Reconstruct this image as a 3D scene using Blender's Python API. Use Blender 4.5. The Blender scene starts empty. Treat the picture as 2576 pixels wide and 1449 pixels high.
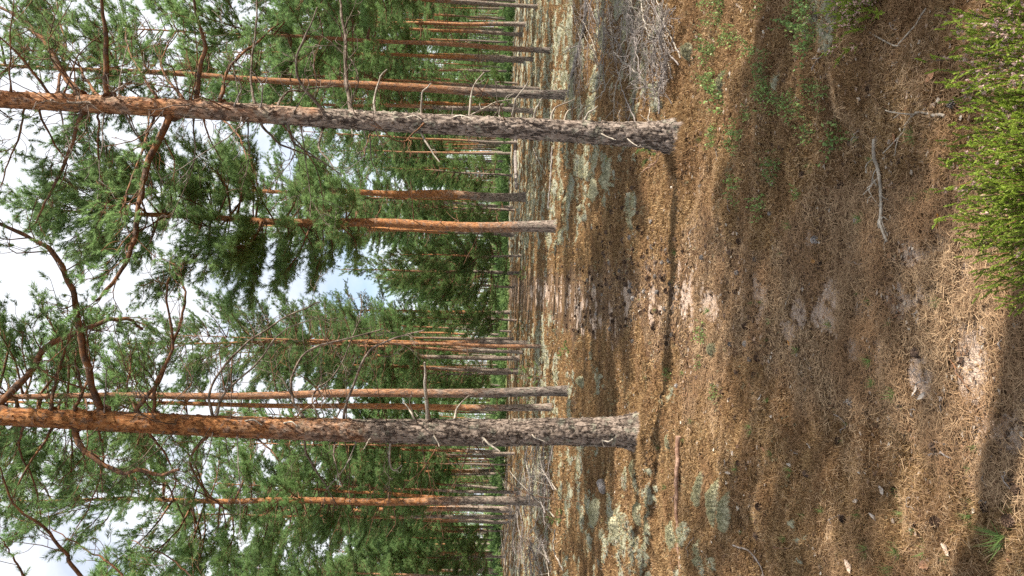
import bpy, math, random
import numpy as np
from mathutils import Vector, Quaternion

# ------------------------------------------------------------------ camera, sky, sun, exposure
scene = bpy.context.scene
COL = scene.collection
FPX = 1946.0                      # focal length in pixels of a 2576 px wide frame
CAM_H = 1.5
PITCH = math.radians(1.85)
ROLL = 0.022
FWD = Vector((0, math.cos(PITCH), -math.sin(PITCH)))
DWN = Vector((0, -math.sin(PITCH), -math.cos(PITCH)))
XR = Vector((1, 0, 0))
C_RIGHT = XR * math.sin(ROLL) + DWN * math.cos(ROLL)     # the phone was held on its side
C_UP = XR * math.cos(ROLL) - DWN * math.sin(ROLL)
CAM_P = Vector((0, 0, CAM_H))

cam_data = bpy.data.cameras.new('camera')
cam = bpy.data.objects.new('camera', cam_data)
COL.objects.link(cam)
cam_data.sensor_width = 36.0
cam_data.lens = 36.0 * FPX / 2576.0
cam_data.clip_start = 0.05
cam_data.clip_end = 2000
from mathutils import Matrix
bk = -FWD
cam.matrix_world = Matrix(((C_RIGHT.x, C_UP.x, bk.x, CAM_P.x), (C_RIGHT.y, C_UP.y, bk.y, CAM_P.y),
                           (C_RIGHT.z, C_UP.z, bk.z, CAM_P.z), (0, 0, 0, 1)))
scene.camera = cam

SUN_EL = math.radians(39)
SUN_AZ = math.radians(-15)        # horizontal direction towards the sun, from +X
SUN = Vector((math.cos(SUN_EL) * math.cos(SUN_AZ), math.cos(SUN_EL) * math.sin(SUN_AZ), math.sin(SUN_EL)))
sun_d = bpy.data.lights.new('sun', 'SUN')
sun_d.energy = 5.0
sun_d.angle = math.radians(0.55)
sun_d.color = (1.0, 0.92, 0.80)
sun = bpy.data.objects.new('sun', sun_d)
COL.objects.link(sun)
sun.rotation_euler = SUN.to_track_quat('Z', 'Y').to_euler()

world = bpy.data.worlds.new('World')
scene.world = world
world.use_nodes = True
wn, wl = world.node_tree.nodes, world.node_tree.links
wn.clear()
w_out = wn.new('ShaderNodeOutputWorld')
w_bg = wn.new('ShaderNodeBackground'); w_bg.inputs['Strength'].default_value = 0.057
w_sky = wn.new('ShaderNodeTexSky'); w_sky.sky_type = 'NISHITA'; w_sky.sun_disc = False
w_sky.sun_elevation = SUN_EL; w_sky.sun_rotation = math.atan2(SUN.x, SUN.y)
w_tc = wn.new('ShaderNodeTexCoord')
w_map = wn.new('ShaderNodeMapping'); w_map.inputs['Scale'].default_value = (1.0, 1.0, 1.5)
w_nz = wn.new('ShaderNodeTexNoise'); w_nz.inputs['Scale'].default_value = 2.6
w_nz.inputs['Detail'].default_value = 7; w_nz.inputs['Roughness'].default_value = 0.55
w_rp = wn.new('ShaderNodeValToRGB')
w_rp.color_ramp.elements[0].position = 0.31; w_rp.color_ramp.elements[1].position = 0.50
w_mx = wn.new('ShaderNodeMix'); w_mx.data_type = 'RGBA'
w_mx.inputs[7].default_value = (9.4, 9.7, 10.3, 1)
w_bl = wn.new('ShaderNodeMix'); w_bl.data_type = 'RGBA'; w_bl.blend_type = 'MULTIPLY'
w_bl.inputs[0].default_value = 1.0; w_bl.inputs[7].default_value = (1.7, 1.7, 1.75, 1)
wl.new(w_tc.outputs['Generated'], w_map.inputs[0]); wl.new(w_map.outputs[0], w_nz.inputs['Vector'])
wl.new(w_nz.outputs['Fac'], w_rp.inputs[0]); wl.new(w_rp.outputs[0], w_mx.inputs[0])
wl.new(w_sky.outputs[0], w_bl.inputs[6]); wl.new(w_bl.outputs[2], w_mx.inputs[6])
wl.new(w_mx.outputs[2], w_bg.inputs['Color']); wl.new(w_bg.outputs[0], w_out.inputs['Surface'])

scene.view_settings.view_transform = 'Standard'
scene.view_settings.look = 'None'
scene.view_settings.exposure = 1.1
scene.view_settings.gamma = 1.0
scene.render.engine = 'CYCLES'
cy = scene.cycles
cy.max_bounces = 5; cy.diffuse_bounces = 3; cy.glossy_bounces = 1; cy.transmission_bounces = 2
cy.transparent_max_bounces = 4; cy.caustics_reflective = False; cy.caustics_refractive = False
cy.sample_clamp_indirect = 3.0
cy.use_denoising = False

# ------------------------------------------------------------------ helpers
R = np.random.default_rng(11)
random.seed(5)

def ray(v, y):                    # v, y: pixels of the 2576 x 1449 photograph, as displayed
    a, d = (724.5 - y) / FPX, (v - 1288.0) / FPX
    a2 = a * math.cos(ROLL) + d * math.sin(ROLL)
    d2 = -a * math.sin(ROLL) + d * math.cos(ROLL)
    return XR * a2 + DWN * d2 + FWD

def at(v, y, depth):              # the point `depth` metres ahead (world Y) on that line of sight
    r = ray(v, y)
    return CAM_P + r * (depth / r.y)

def _hash(ix, iy, s):
    h = (ix.astype(np.int64) * 374761393 + iy.astype(np.int64) * 668265263 + s * 974634541) & 0xFFFFFFFF
    h = ((h ^ (h >> 13)) * 1274126177) & 0xFFFFFFFF
    h = ((h ^ (h >> 16)) * 2246822519) & 0xFFFFFFFF
    return ((h ^ (h >> 15)) & 0xFFFFFF) / float(0x1000000)

def vnoise(x, y, s=0):
    x = np.asarray(x, float); y = np.asarray(y, float)
    ix, iy = np.floor(x), np.floor(y)
    fx, fy = x - ix, y - iy
    fx = fx * fx * (3 - 2 * fx); fy = fy * fy * (3 - 2 * fy)
    a, b = _hash(ix, iy, s), _hash(ix + 1, iy, s)
    c, d = _hash(ix, iy + 1, s), _hash(ix + 1, iy + 1, s)
    return (a + (b - a) * fx) * (1 - fy) + (c + (d - c) * fx) * fy

def fbm(x, y, s=0, o=3):
    t, a, n = 0.0, 0.5, 0.0
    for k in range(o):
        t = t + a * vnoise(x * 2 ** k + 17.3 * k, y * 2 ** k - 9.1 * k, s + k); n += a; a *= .5
    return t / n

def smooth(e0, e1, x):
    t = np.clip((x - e0) / (e1 - e0), 0, 1)
    return t * t * (3 - 2 * t)

def worley(x, y, s, wrap=None):   # F1, F2 and cell value of a cellular pattern
    ix, iy = np.floor(x), np.floor(y)
    f1 = np.full(x.shape, 9.0); f2 = np.full(x.shape, 9.0); cv = np.zeros(x.shape)
    for dx in (-1, 0, 1):
        for dy in (-1, 0, 1):
            cx, cyy = ix + dx, iy + dy
            hx = np.mod(cx, wrap) if wrap else cx
            px = cx + _hash(hx, cyy, s); py = cyy + _hash(hx, cyy, s + 7)
            d = np.hypot(px - x, py - y)
            m = d < f1
            f2 = np.where(m, f1, np.minimum(f2, d)); cv = np.where(m, _hash(hx, cyy, s + 3), cv); f1 = np.where(m, d, f1)
    return f1, f2, cv

class MB:
    def __init__(self): self.v = []; self.f = []; self.n = 0; self.sm = []
    def add(self, v, f, smooth=True):
        self.v.append(np.asarray(v, np.float32)); self.f.append(np.asarray(f, np.int64) + self.n)
        self.sm.append(smooth); self.n += len(v)
    def mesh(self, name, mat, off=None):
        me = bpy.data.meshes.new(name)
        if not self.v: return me
        V = np.concatenate(self.v)
        if off is not None: V = V - np.asarray(off, np.float32)
        cnt = [np.full(len(f), f.shape[1], np.int64) for f in self.f]
        tot = np.concatenate(cnt); idx = np.concatenate([f.ravel() for f in self.f])
        me.vertices.add(len(V)); me.vertices.foreach_set('co', V.ravel().astype(np.float32))
        me.loops.add(len(idx)); me.loops.foreach_set('vertex_index', idx.astype(np.int32))
        me.polygons.add(len(tot))
        st = np.concatenate([[0], np.cumsum(tot)[:-1]])
        me.polygons.foreach_set('loop_start', st.astype(np.int32))
        sm = np.concatenate([np.full(len(f), s, bool) for f, s in zip(self.f, self.sm)])
        me.polygons.foreach_set('use_smooth', sm)
        me.update(calc_edges=True)
        if mat: me.materials.append(mat)
        return me
    def build(self, name, mat, parent=None, off=None):
        return link(name, self.mesh(name, mat, off), parent)

def link(name, data, parent=None):
    o = bpy.data.objects.new(name, data); COL.objects.link(o)
    if parent: o.parent = parent
    return o

def tag(o, label=None, cat=None, group=None, kind=None):
    if label: o['label'] = label
    if cat: o['category'] = cat
    if group: o['group'] = group
    if kind: o['kind'] = kind
    return o

def empty(name, loc, label, cat, group=None):
    o = link(name, None); o.location = loc
    o.empty_display_size = .2
    return tag(o, label, cat, group)

def copy_tree(o, parent=None):
    c = o.copy(); COL.objects.link(c); c.parent = parent
    for ch in o.children: copy_tree(ch, c)
    return c

def unit(a): return a / np.maximum(np.linalg.norm(a, axis=-1, keepdims=True), 1e-9)

def tube(mb, P, rad, sides=6, cap=True):
    P = np.asarray(P, float); n = len(P)
    T = unit(np.gradient(P, axis=0))
    ref = np.array([0, 0, 1.0]) if abs(T[0, 2]) < .9 else np.array([1.0, 0, 0])
    A = np.zeros((n, 3)); a = ref - T[0] * ref.dot(T[0]); A[0] = a / np.linalg.norm(a)
    for i in range(1, n):
        a = A[i - 1] - T[i] * A[i - 1].dot(T[i]); A[i] = a / max(np.linalg.norm(a), 1e-9)
    B = np.cross(T, A)
    th = np.arange(sides) * 2 * np.pi / sides
    rad = np.broadcast_to(np.asarray(rad, float), (n,))
    V = P[:, None] + rad[:, None, None] * (np.cos(th)[None, :, None] * A[:, None] + np.sin(th)[None, :, None] * B[:, None])
    i = np.arange(n - 1)[:, None] * sides; j = np.arange(sides)[None]; k = (j + 1) % sides
    F = np.stack([i + j, i + k, i + sides + k, i + sides + j], -1).reshape(-1, 4)
    mb.add(V.reshape(-1, 3), F)
    if cap:
        mb.add(np.concatenate([V[-1], P[-1:] + T[-1] * rad[-1] * .6]), [(q, (q + 1) % sides, sides) for q in range(sides)])
        mb.add(np.concatenate([V[0], P[:1] - T[0] * rad[0] * .3]), [((q + 1) % sides, q, sides) for q in range(sides)])

def curve(pts, n, jit=0.0, rng=R):
    pts = np.asarray([tuple(p) for p in pts], float)
    if len(pts) > 2:
        Q = np.vstack([2 * pts[0] - pts[1], pts, 2 * pts[-1] - pts[-2]])
    else:
        Q = np.vstack([2 * pts[0] - pts[1], pts, 2 * pts[-1] - pts[-2]])
    seg = len(pts) - 1
    t = np.linspace(0, seg, n); k = np.minimum(t.astype(int), seg - 1); f = (t - k)[:, None]
    p0, p1, p2, p3 = Q[k], Q[k + 1], Q[k + 2], Q[k + 3]
    C = .5 * (2 * p1 + (p2 - p0) * f + (2 * p0 - 5 * p1 + 4 * p2 - p3) * f ** 2 + (3 * p1 - p0 - 3 * p2 + p3) * f ** 3)
    if jit:
        d = rng.normal(0, jit, C.shape); d[0] = 0
        C = C + (d + np.roll(d, 1, 0)) * .5
        C[0] = pts[0]
    return C

def tufts(mb, P, D, size, n, width, rng=R, axis=.9, spread=(28, 75)):
    """needle brushes: K shoots at P pointing along D, n needles each, every needle one sliver"""
    P = np.asarray(P, float); D = unit(np.asarray(D, float)); K = len(P)
    if K == 0: return
    size = np.broadcast_to(np.asarray(size, float), (K,))
    ref = np.where(np.abs(D[:, 2:3]) < .9, np.array([[0, 0, 1.0]]), np.array([[1.0, 0, 0]]))
    A = unit(np.cross(D, ref)); B = np.cross(D, A)
    ph = rng.uniform(0, 2 * np.pi, (K, n)); sp = np.radians(rng.uniform(spread[0], spread[1], (K, n)))
    t = rng.uniform(0, 1, (K, n)); sp = sp * (1.1 - .5 * t)
    dirn = np.cos(sp)[..., None] * D[:, None] + np.sin(sp)[..., None] * (np.cos(ph)[..., None] * A[:, None] + np.sin(ph)[..., None] * B[:, None])
    base = P[:, None] + D[:, None] * (t * axis * size[:, None])[..., None]
    ln = size[:, None] * rng.uniform(.75, 1.1, (K, n))
    tip = base + dirn * ln[..., None]
    side = unit(np.cross(dirn, rng.normal(size=(K, n, 3)))) * width * .5
    V = np.stack([base - side, base + side, tip], 2).reshape(-1, 3)
    mb.add(V, np.arange(len(V)).reshape(-1, 3), False)

# ------------------------------------------------------------------ materials
def mat(name):
    m = bpy.data.materials.new(name); m.use_nodes = True
    nt = m.node_tree; nt.nodes.clear()
    return m, nt.nodes, nt.links

class N:
    """small node-building helper"""
    def __init__(self, name):
        self.m, self.n, self.l = mat(name)
        self.out = self.n.new('ShaderNodeOutputMaterial')
        self.tc = self.n.new('ShaderNodeTexCoord')
    def set(self, sock, v):
        if hasattr(v, 'is_output'): self.l.new(v, sock)
        elif v is not None:
            if isinstance(v, tuple) and len(v) == 3 and sock.type == 'RGBA': v = v + (1,)
            sock.default_value = v
    def noise(self, scale, detail=3, rough=.55, vec=None, stretch=None, dist=0):
        vec = vec or self.tc.outputs['Object']
        if stretch:
            mp = self.n.new('ShaderNodeMapping'); mp.inputs['Scale'].default_value = stretch
            self.l.new(vec, mp.inputs[0]); vec = mp.outputs[0]
        t = self.n.new('ShaderNodeTexNoise'); t.inputs['Scale'].default_value = scale
        t.inputs['Detail'].default_value = detail; t.inputs['Roughness'].default_value = rough
        t.inputs['Distortion'].default_value = dist
        self.l.new(vec, t.inputs['Vector']); return t.outputs['Fac']
    def voro(self, scale, feature='F1', vec=None, stretch=None, out='Distance'):
        vec = vec or self.tc.outputs['Object']
        if stretch:
            mp = self.n.new('ShaderNodeMapping'); mp.inputs['Scale'].default_value = stretch
            self.l.new(vec, mp.inputs[0]); vec = mp.outputs[0]
        t = self.n.new('ShaderNodeTexVoronoi'); t.feature = feature; t.inputs['Scale'].default_value = scale
        self.l.new(vec, t.inputs['Vector']); return t.outputs[out]
    def ramp(self, fac, stops, interp='LINEAR'):
        r = self.n.new('ShaderNodeValToRGB'); r.color_ramp.interpolation = interp
        e = r.color_ramp.elements
        while len(e) < len(stops): e.new(.5)
        for q, (p, c) in zip(e, stops):
            q.position = p; q.color = (c, c, c, 1) if not isinstance(c, tuple) else c + (1,)
        self.l.new(fac, r.inputs[0]); return r.outputs[0]
    def mix(self, fac, a, b, mode='MIX'):
        x = self.n.new('ShaderNodeMix'); x.data_type = 'RGBA'; x.blend_type = mode
        self.set(x.inputs[0], fac); self.set(x.inputs[6], a); self.set(x.inputs[7], b)
        return x.outputs[2]
    def math(self, op, a, b=None, clamp=False):
        x = self.n.new('ShaderNodeMath'); x.operation = op; x.use_clamp = clamp
        self.set(x.inputs[0], a); self.set(x.inputs[1], b)
        return x.outputs[0]
    def attr(self, name, kind='GEOMETRY'):
        a = self.n.new('ShaderNodeAttribute'); a.attribute_type = kind; a.attribute_name = name; return a
    def island(self):
        return self.n.new('ShaderNodeNewGeometry').outputs['Random Per Island']
    def objrand(self):
        return self.n.new('ShaderNodeObjectInfo').outputs['Random']
    def sep(self, v):
        s = self.n.new('ShaderNodeSeparateXYZ'); self.l.new(v, s.inputs[0]); return s.outputs
    def surf(self, color, rough=.85, bump=None, dist=.01, transl=0, spec=.25, strength=1.0):
        p = self.n.new('ShaderNodeBsdfPrincipled')
        self.set(p.inputs['Base Color'], color); self.set(p.inputs['Roughness'], rough)
        p.inputs['Specular IOR Level'].default_value = spec
        if bump is not None:
            b = self.n.new('ShaderNodeBump'); b.inputs['Distance'].default_value = dist
            b.inputs['Strength'].default_value = strength
            self.l.new(bump, b.inputs['Height']); self.l.new(b.outputs[0], p.inputs['Normal'])
        s = p.outputs[0]
        if transl:
            t = self.n.new('ShaderNodeBsdfTranslucent'); self.set(t.inputs['Color'], color)
            x = self.n.new('ShaderNodeMixShader'); x.inputs[0].default_value = transl
            self.l.new(s, x.inputs[1]); self.l.new(t.outputs[0], x.inputs[2]); s = x.outputs[0]
        self.l.new(s, self.out.inputs['Surface']); return self.m

def bark_material():
    k = N('pine_bark')
    obj = k.tc.outputs['Object']
    z = k.sep(obj)[2]
    oz = k.attr('orange_from', 'OBJECT').outputs['Fac']
    hz = k.math('SUBTRACT', z, oz)
    wob = k.noise(3.1, 5, .65)
    hz = k.math('ADD', hz, k.math('MULTIPLY', k.math('SUBTRACT', wob, .5), 4.5))
    fac = k.ramp(k.math('MULTIPLY', k.math('ADD', hz, 1.2), .42), [(0.25, 0.0), (.75, 1.0)])
    n1 = k.noise(26, 5, .68, stretch=(1.2, 1.2, .36), dist=1.2)
    n2 = k.noise(70, 3, .65, stretch=(1, 1, .45), dist=.6)
    cell = k.sep(k.voro(34, 'F1', stretch=(1.3, 1.3, .5), out='Color'))[0]
    fiss = k.ramp(n1, [(.39, 0.0), (.50, 1.0)])
    grey = k.mix(cell, (.19, .148, .122), (.40, .33, .28))
    grey = k.mix(k.ramp(n2, [(.38, 0.0), (.70, 1.0)]), grey, (.30, .235, .19))
    grey = k.mix(k.math('MULTIPLY', k.ramp(k.noise(8, 4, .65), [(.55, 0.0), (.63, 1.0)]), .55), grey, (.27, .29, .22))
    grey = k.mix(fiss, (.075, .055, .046), grey)
    orange = k.mix(cell, (.30, .115, .045), (.50, .255, .115))
    orange = k.mix(k.ramp(n2, [(.45, 0.0), (.72, 1.0)]), orange, (.46, .22, .095))
    flake = k.ramp(k.noise(13, 5, .66), [(.53, 0.0), (.59, 1.0)])
    orange = k.mix(k.math('MULTIPLY', flake, .75), orange, (.27, .19, .15))
    orange = k.mix(k.ramp(n1, [(.34, 0.0), (.44, 1.0)]), (.13, .055, .03), orange)
    col = k.mix(fac, grey, orange)
    hs = k.n.new('ShaderNodeHueSaturation'); k.l.new(col, hs.inputs['Color']); rnd = k.objrand()
    k.l.new(k.math('ADD', .88, k.math('MULTIPLY', rnd, .22)), hs.inputs['Saturation']); k.l.new(k.math('ADD', .86, k.math('MULTIPLY', k.math('FRACT', k.math('MULTIPLY', rnd, 7.3)), .3)), hs.inputs['Value'])
    col = hs.outputs[0]
    hgt = k.math('ADD', k.math('MULTIPLY', fiss, .9), k.math('MULTIPLY', n2, .6))
    return k.surf(col, .88, hgt, .014, spec=.2)

def limb_material(name, a, b, c):
    k = N(name)
    n1 = k.noise(14, 4, .6); n2 = k.noise(70, 3, .6)
    col = k.mix(k.ramp(n1, [(.4, 0.0), (.62, 1.0)]), a, b)
    col = k.mix(k.ramp(n2, [(.5, 0.0), (.72, 1.0)]), col, c)
    return k.surf(col, .9, n2, .004, spec=.15)

def leafy(name, a, b, c=None, transl=.3, rough=.55, clump=1.2, spec=.3):
    k = N(name)
    r = k.island(); o = k.objrand()
    big = k.noise(clump, 2, .5)
    col = k.mix(r, a, b)
    if c: col = k.mix(k.ramp(big, [(.42, 0.0), (.62, .8)]), col, c)
    hs = k.n.new('ShaderNodeHueSaturation')
    k.l.new(col, hs.inputs['Color'])
    k.l.new(k.math('ADD', .8, k.math('MULTIPLY', o, .4)), hs.inputs['Value'])
    return k.surf(hs.outputs[0], rough, transl=transl, spec=spec)

M_BARK = bark_material()
M_LIMB = limb_material('limb_bark', (.085, .055, .042), (.26, .125, .058), (.17, .13, .11))
M_DEAD = limb_material('dead_wood', (.26, .225, .185), (.48, .43, .36), (.15, .125, .10))
M_DEADD = limb_material('weathered_dead_wood', (.17, .145, .13), (.36, .32, .30), (.09, .075, .065))
M_GREYL = limb_material('greyish_limb_bark', (.10, .078, .062), (.27, .22, .18), (.06, .045, .036))
M_REDW = limb_material('reddish_rotten_wood', (.22, .125, .085), (.42, .27, .195), (.11, .065, .045))
M_NEED = leafy('pine_needles', (.120, .215, .080), (.295, .425, .155), (.200, .335, .125), .54, .5, 1.0)
M_NEED_LIT = leafy('lit_pine_needles', (.165, .285, .105), (.370, .510, .195), (.25, .40, .16), .56, .5, 1.0)  # brighter copy of pine_needles; lightens the full crown's self-shadow by colour
M_NEEDY = leafy('young_pine_needles', (.11, .20, .065), (.26, .37, .115), None, .45)
M_HEATH = leafy('heather_leaves', (.13, .21, .028), (.48, .58, .10), (.30, .40, .055), .35, .6, 9)
M_FLOW = leafy('heather_flowers', (.62, .40, .38), (.78, .62, .52), None, .25, .7)
M_LEAF = leafy('small_evergreen_leaves', (.10, .19, .05), (.30, .42, .13), None, .3, .45, 3)
M_BILB = leafy('undergrowth_leaves', (.12, .21, .065), (.24, .35, .12), (.10, .18, .06), .4, .6, .3)
M_NLIT = leafy('fallen_needles', (.14, .072, .036), (.70, .490, .295), (.33, .192, .10), .1, .7, 2.2, .2)
M_MOSS = leafy('dry_golden_moss', (.14, .075, .034), (.61, .420, .220), (.30, .180, .095), .2, .85, 2.6, .1)
M_LICH = leafy('pale_lichen', (.21, .205, .125), (.60, .565, .365), (.35, .34, .235), .15, .9, 3.0, .1)
M_CONE = leafy('cone_scales', (.045, .028, .020), (.15, .095, .065), None, 0, .8)
M_CONEG = leafy('grey_cone_scales', (.08, .07, .065), (.34, .31, .29), None, 0, .8)

# ------------------------------------------------------------------ the lie of the ground
def low(x, y):
    far = smooth(9, 25, np.hypot(x, y))
    h = .075 * (fbm(x / 2.7, y / 2.7, 3, 2) - .5) * (1 - far) + .25 * (fbm(x / 14, y / 14, 9, 2) - .5) * far
    return h

def masks(x, y):
    x = np.asarray(x, float); y = np.asarray(y, float)
    wob = fbm(x / .5, y / .5, 21, 4) - .5
    pc = -.15 + .12 * np.sin(y * .35)
    pw = .42 + .018 * y
    path = np.exp(-((x - pc + wob * .7) / pw) ** 2)
    n1 = fbm(x / .42 + wob, y / .34 + wob, 31, 4); n2 = fbm(x / .15, y / .13, 41, 3)
    zone = np.maximum(.9 * smooth(.35, 1.2, x) * smooth(5.6, 7.5, y), .60 * smooth(-.9, -2.0, x) * smooth(4.2, 5.6, y))
    zone = np.maximum(zone, .92 * smooth(12, 20, y) * (1 - .3 * smooth(20, 30, y)))
    zone = np.maximum(zone, .95 * smooth(.75, 1.1, x) * smooth(2.8, 3.2, y) * smooth(4.6, 4.0, y))
    zone = np.maximum(zone, .35 * smooth(-.3, -.8, x))
    zone = zone * (1 - .85 * path)
    thr = .75 - .215 * zone
    lich = smooth(thr, thr + .05, n1 * .72 + n2 * .28) * smooth(.05, .3, zone)
    lich = lich * smooth(.28, .45, n2 + .15)
    moss = smooth(.40, .58, fbm(x / .9, y / .7, 51, 3) + .16 * smooth(3.2, 5, y) + .24 * smooth(.15, .7, x) + .12 * smooth(.25, .6, x) * smooth(4.2, 3.4, y) + .12 * smooth(-.35, -.8, x) - .45 * path)
    sand = smooth(.64, .72, fbm(x / .22, y / .20, 61, 4) * .7 + path * .28) * .8
    for (sx, sy, rx, ry) in SANDS:
        d = np.sqrt(((x - sx) / rx) ** 2 + ((y - sy) / ry) ** 2) + wob * 1.3
        sand = np.maximum(sand, smooth(1.3, .55, d))
    sand = sand * smooth(.3, .5, fbm(x / .05, y / .05, 71, 2) + .2)
    green = smooth(50, 64, y + 20 * (fbm(x / 5, y / 5, 81, 2) - .5))
    moss = moss * (1 - sand)
    lich = lich * (1 - sand)
    return path, lich, moss, sand, green

SANDS = []
MOUNDS = []
def flat(v, y):
    r = ray(v, y); p = CAM_P + r * (-CAM_H / r.z); return p
for (v, y, a, b) in [(2425, 930, .15, .10), (2300, 945, .09, .10), (1995, 785, .08, .09), (1790, 765, .11, .22), (1722, 755, .16, .10),
                     (2135, 880, .06, .09), (1490, 735, .14, .3), (1375, 730, .2, .6), (2060, 800, .05, .10), (2200, 870, .04, .06), (1640, 740, .12, .2)]:
    p = flat(v, y); SANDS.append((p.x, p.y, a, b))

for (v, y, a) in [(1722, 346, .075), (1622, 1085, .07)]:
    p = flat(v, y); MOUNDS.append((p.x, p.y, a))

def H(x, y):
    x = np.asarray(x, float); y = np.asarray(y, float)
    path, lich, moss, sand, green = masks(x, y)
    r = np.hypot(x, y)
    near = 1 - .6 * smooth(8, 25, r)
    h = low(x, y)
    for (mx, my, a) in MOUNDS: h = h + a * np.exp(-((x - mx) ** 2 + (y - my) ** 2) / .10)
    h = h + .105 * (fbm(x / .55, y / .45, 13, 3) - .5) * (1 - .7 * path) * (.6 + .6 * moss)
    h = h + (.03 + .035 * moss) * (fbm(x / .21 + 4, y / .19, 19, 2) - .5) * (1 - .6 * path)
    h = h + (.026 + .03 * moss) * (fbm(x / .10, y / .10, 15, 3) - .5) * near * (1 - .75 * sand) * (1 - .5 * path)
    h = h + lich * (.022 + .035 * fbm(x / .09, y / .09, 17, 2)) - .012 * sand
    return h

def ground_z(x, y): return float(H(np.array([x]), np.array([y]))[0])

def G(v, y):                      # where a line of sight meets the ground
    r = ray(v, y); z = 0.0
    for _ in range(7):
        p = CAM_P + r * ((z - CAM_H) / r.z)
        z = .5 * z + .5 * float(low(np.array([p.x]), np.array([p.y]))[0])
    return Vector((p.x, p.y, ground_z(p.x, p.y)))

def ground_material():
    k = N('forest_floor')
    k2 = k.attr('zone').outputs
    s = k.sep(k2['Color']); lich, moss, sand = s[0], s[1], s[2]
    green = k2['Alpha']
    obj = k.tc.outputs['Object']
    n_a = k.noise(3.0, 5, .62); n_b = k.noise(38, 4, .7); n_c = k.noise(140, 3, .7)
    streak = k.noise(90, 3, .7, stretch=(1, .35, 1)); 
    lit = k.mix(k.ramp(n_b, [(.38, 0.0), (.66, 1.0)]), (.035, .020, .012), (.19, .118, .066))
    lit = k.mix(k.ramp(streak, [(.48, 0.0), (.68, 1.0)]), lit, (.48, .335, .21))
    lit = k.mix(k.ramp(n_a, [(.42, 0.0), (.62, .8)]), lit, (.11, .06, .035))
    mos = k.mix(k.ramp(n_b, [(.34, 0.0), (.62, 1.0)]), (.03, .016, .008), (.20, .115, .048))
    mos = k.mix(k.ramp(n_c, [(.5, 0.0), (.75, 1.0)]), mos, (.48, .32, .165))
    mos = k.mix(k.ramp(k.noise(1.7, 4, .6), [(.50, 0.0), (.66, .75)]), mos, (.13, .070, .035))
    lic = k.mix(k.ramp(n_b, [(.3, 0.0), (.62, 1.0)]), (.13, .125, .085), (.46, .45, .32))
    lic = k.mix(k.ramp(n_a, [(.45, 0.0), (.62, .7)]), lic, (.27, .275, .235))
    snd = k.mix(k.ramp(n_b, [(.3, 0.0), (.7, 1.0)]), (.36, .26, .20), (.66, .52, .42))
    snd = k.mix(k.ramp(n_c, [(.58, 0.0), (.68, 1.0)]), snd, (.22, .13, .08))
    jit = k.math('MULTIPLY', k.math('SUBTRACT', n_b, .5), 1.5)
    def edge(v): return k.ramp(k.math('ADD', v, jit), [(.35, 0.0), (.65, 1.0)])
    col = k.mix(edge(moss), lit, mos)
    col = k.mix(edge(sand), col, snd)
    col = k.mix(edge(lich), col, lic)
    grn = k.mix(n_b, (.10, .15, .05), (.26, .30, .13))
    col = k.mix(edge(green), col, grn)
    hgt = k.math('ADD', k.math('MULTIPLY', n_b, 1.0), k.math('MULTIPLY', streak, .5))
    return k.surf(col, .95, hgt, .035, spec=.08)

def build_ground():
    rr = np.concatenate([np.geomspace(.35, 1.6, 60)[:-1], np.geomspace(1.6, 14, 760)[:-1], np.geomspace(14, 90, 300)[:-1], np.geomspace(90, 900, 40)])
    f = np.linspace(-31, 31, 560)
    th = np.radians(np.concatenate([f, np.linspace(31, 329, 150)[1:-1]]))
    Rr, Th = np.meshgrid(rr, th, indexing='ij')
    X, Y = Rr * np.sin(Th), Rr * np.cos(Th)
    Z = H(X, Y)
    nr, nt = Rr.shape
    i = np.arange(nr - 1)[:, None] * nt; j = np.arange(nt)[None]; k = (j + 1) % nt
    F = np.stack([i + j, i + k, i + nt + k, i + nt + j], -1).reshape(-1, 4)[:, ::-1]
    V = np.stack([X, Y, Z], -1).reshape(-1, 3)
    mb = MB(); mb.add(V, F)
    c = len(V); zc = float(H(np.array([0.]), np.array([0.]))[0])
    mb.add(np.vstack([V[:nt], [[0, 0, zc]]]), [((q + 1) % nt, q, nt) for q in range(nt)])
    me = mb.mesh('ground', ground_material())
    path, lich, moss, sand, green = masks(X.ravel(), Y.ravel())
    A = np.stack([lich, moss, sand, green], -1)
    A = np.vstack([A, A[:nt], A[:1]]).astype(np.float32)
    at_ = me.color_attributes.new('zone', 'FLOAT_COLOR', 'POINT')
    at_.data.foreach_set('color', A.ravel())
    return tag(link('ground', me), kind='structure')
build_ground()

# ------------------------------------------------------------------ ground cover nobody could count
def scatter(n, y0, y1, margin=1.12, power=1.0):
    """n points over the ground seen between the distances y0 and y1"""
    u = R.uniform(0, 1, n)
    y = (y0 ** (2 * power) + u * (y1 ** (2 * power) - y0 ** (2 * power))) ** (1 / (2 * power))
    x = R.uniform(-1, 1, n) * y * .375 * margin + y * .0
    return x, y

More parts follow.
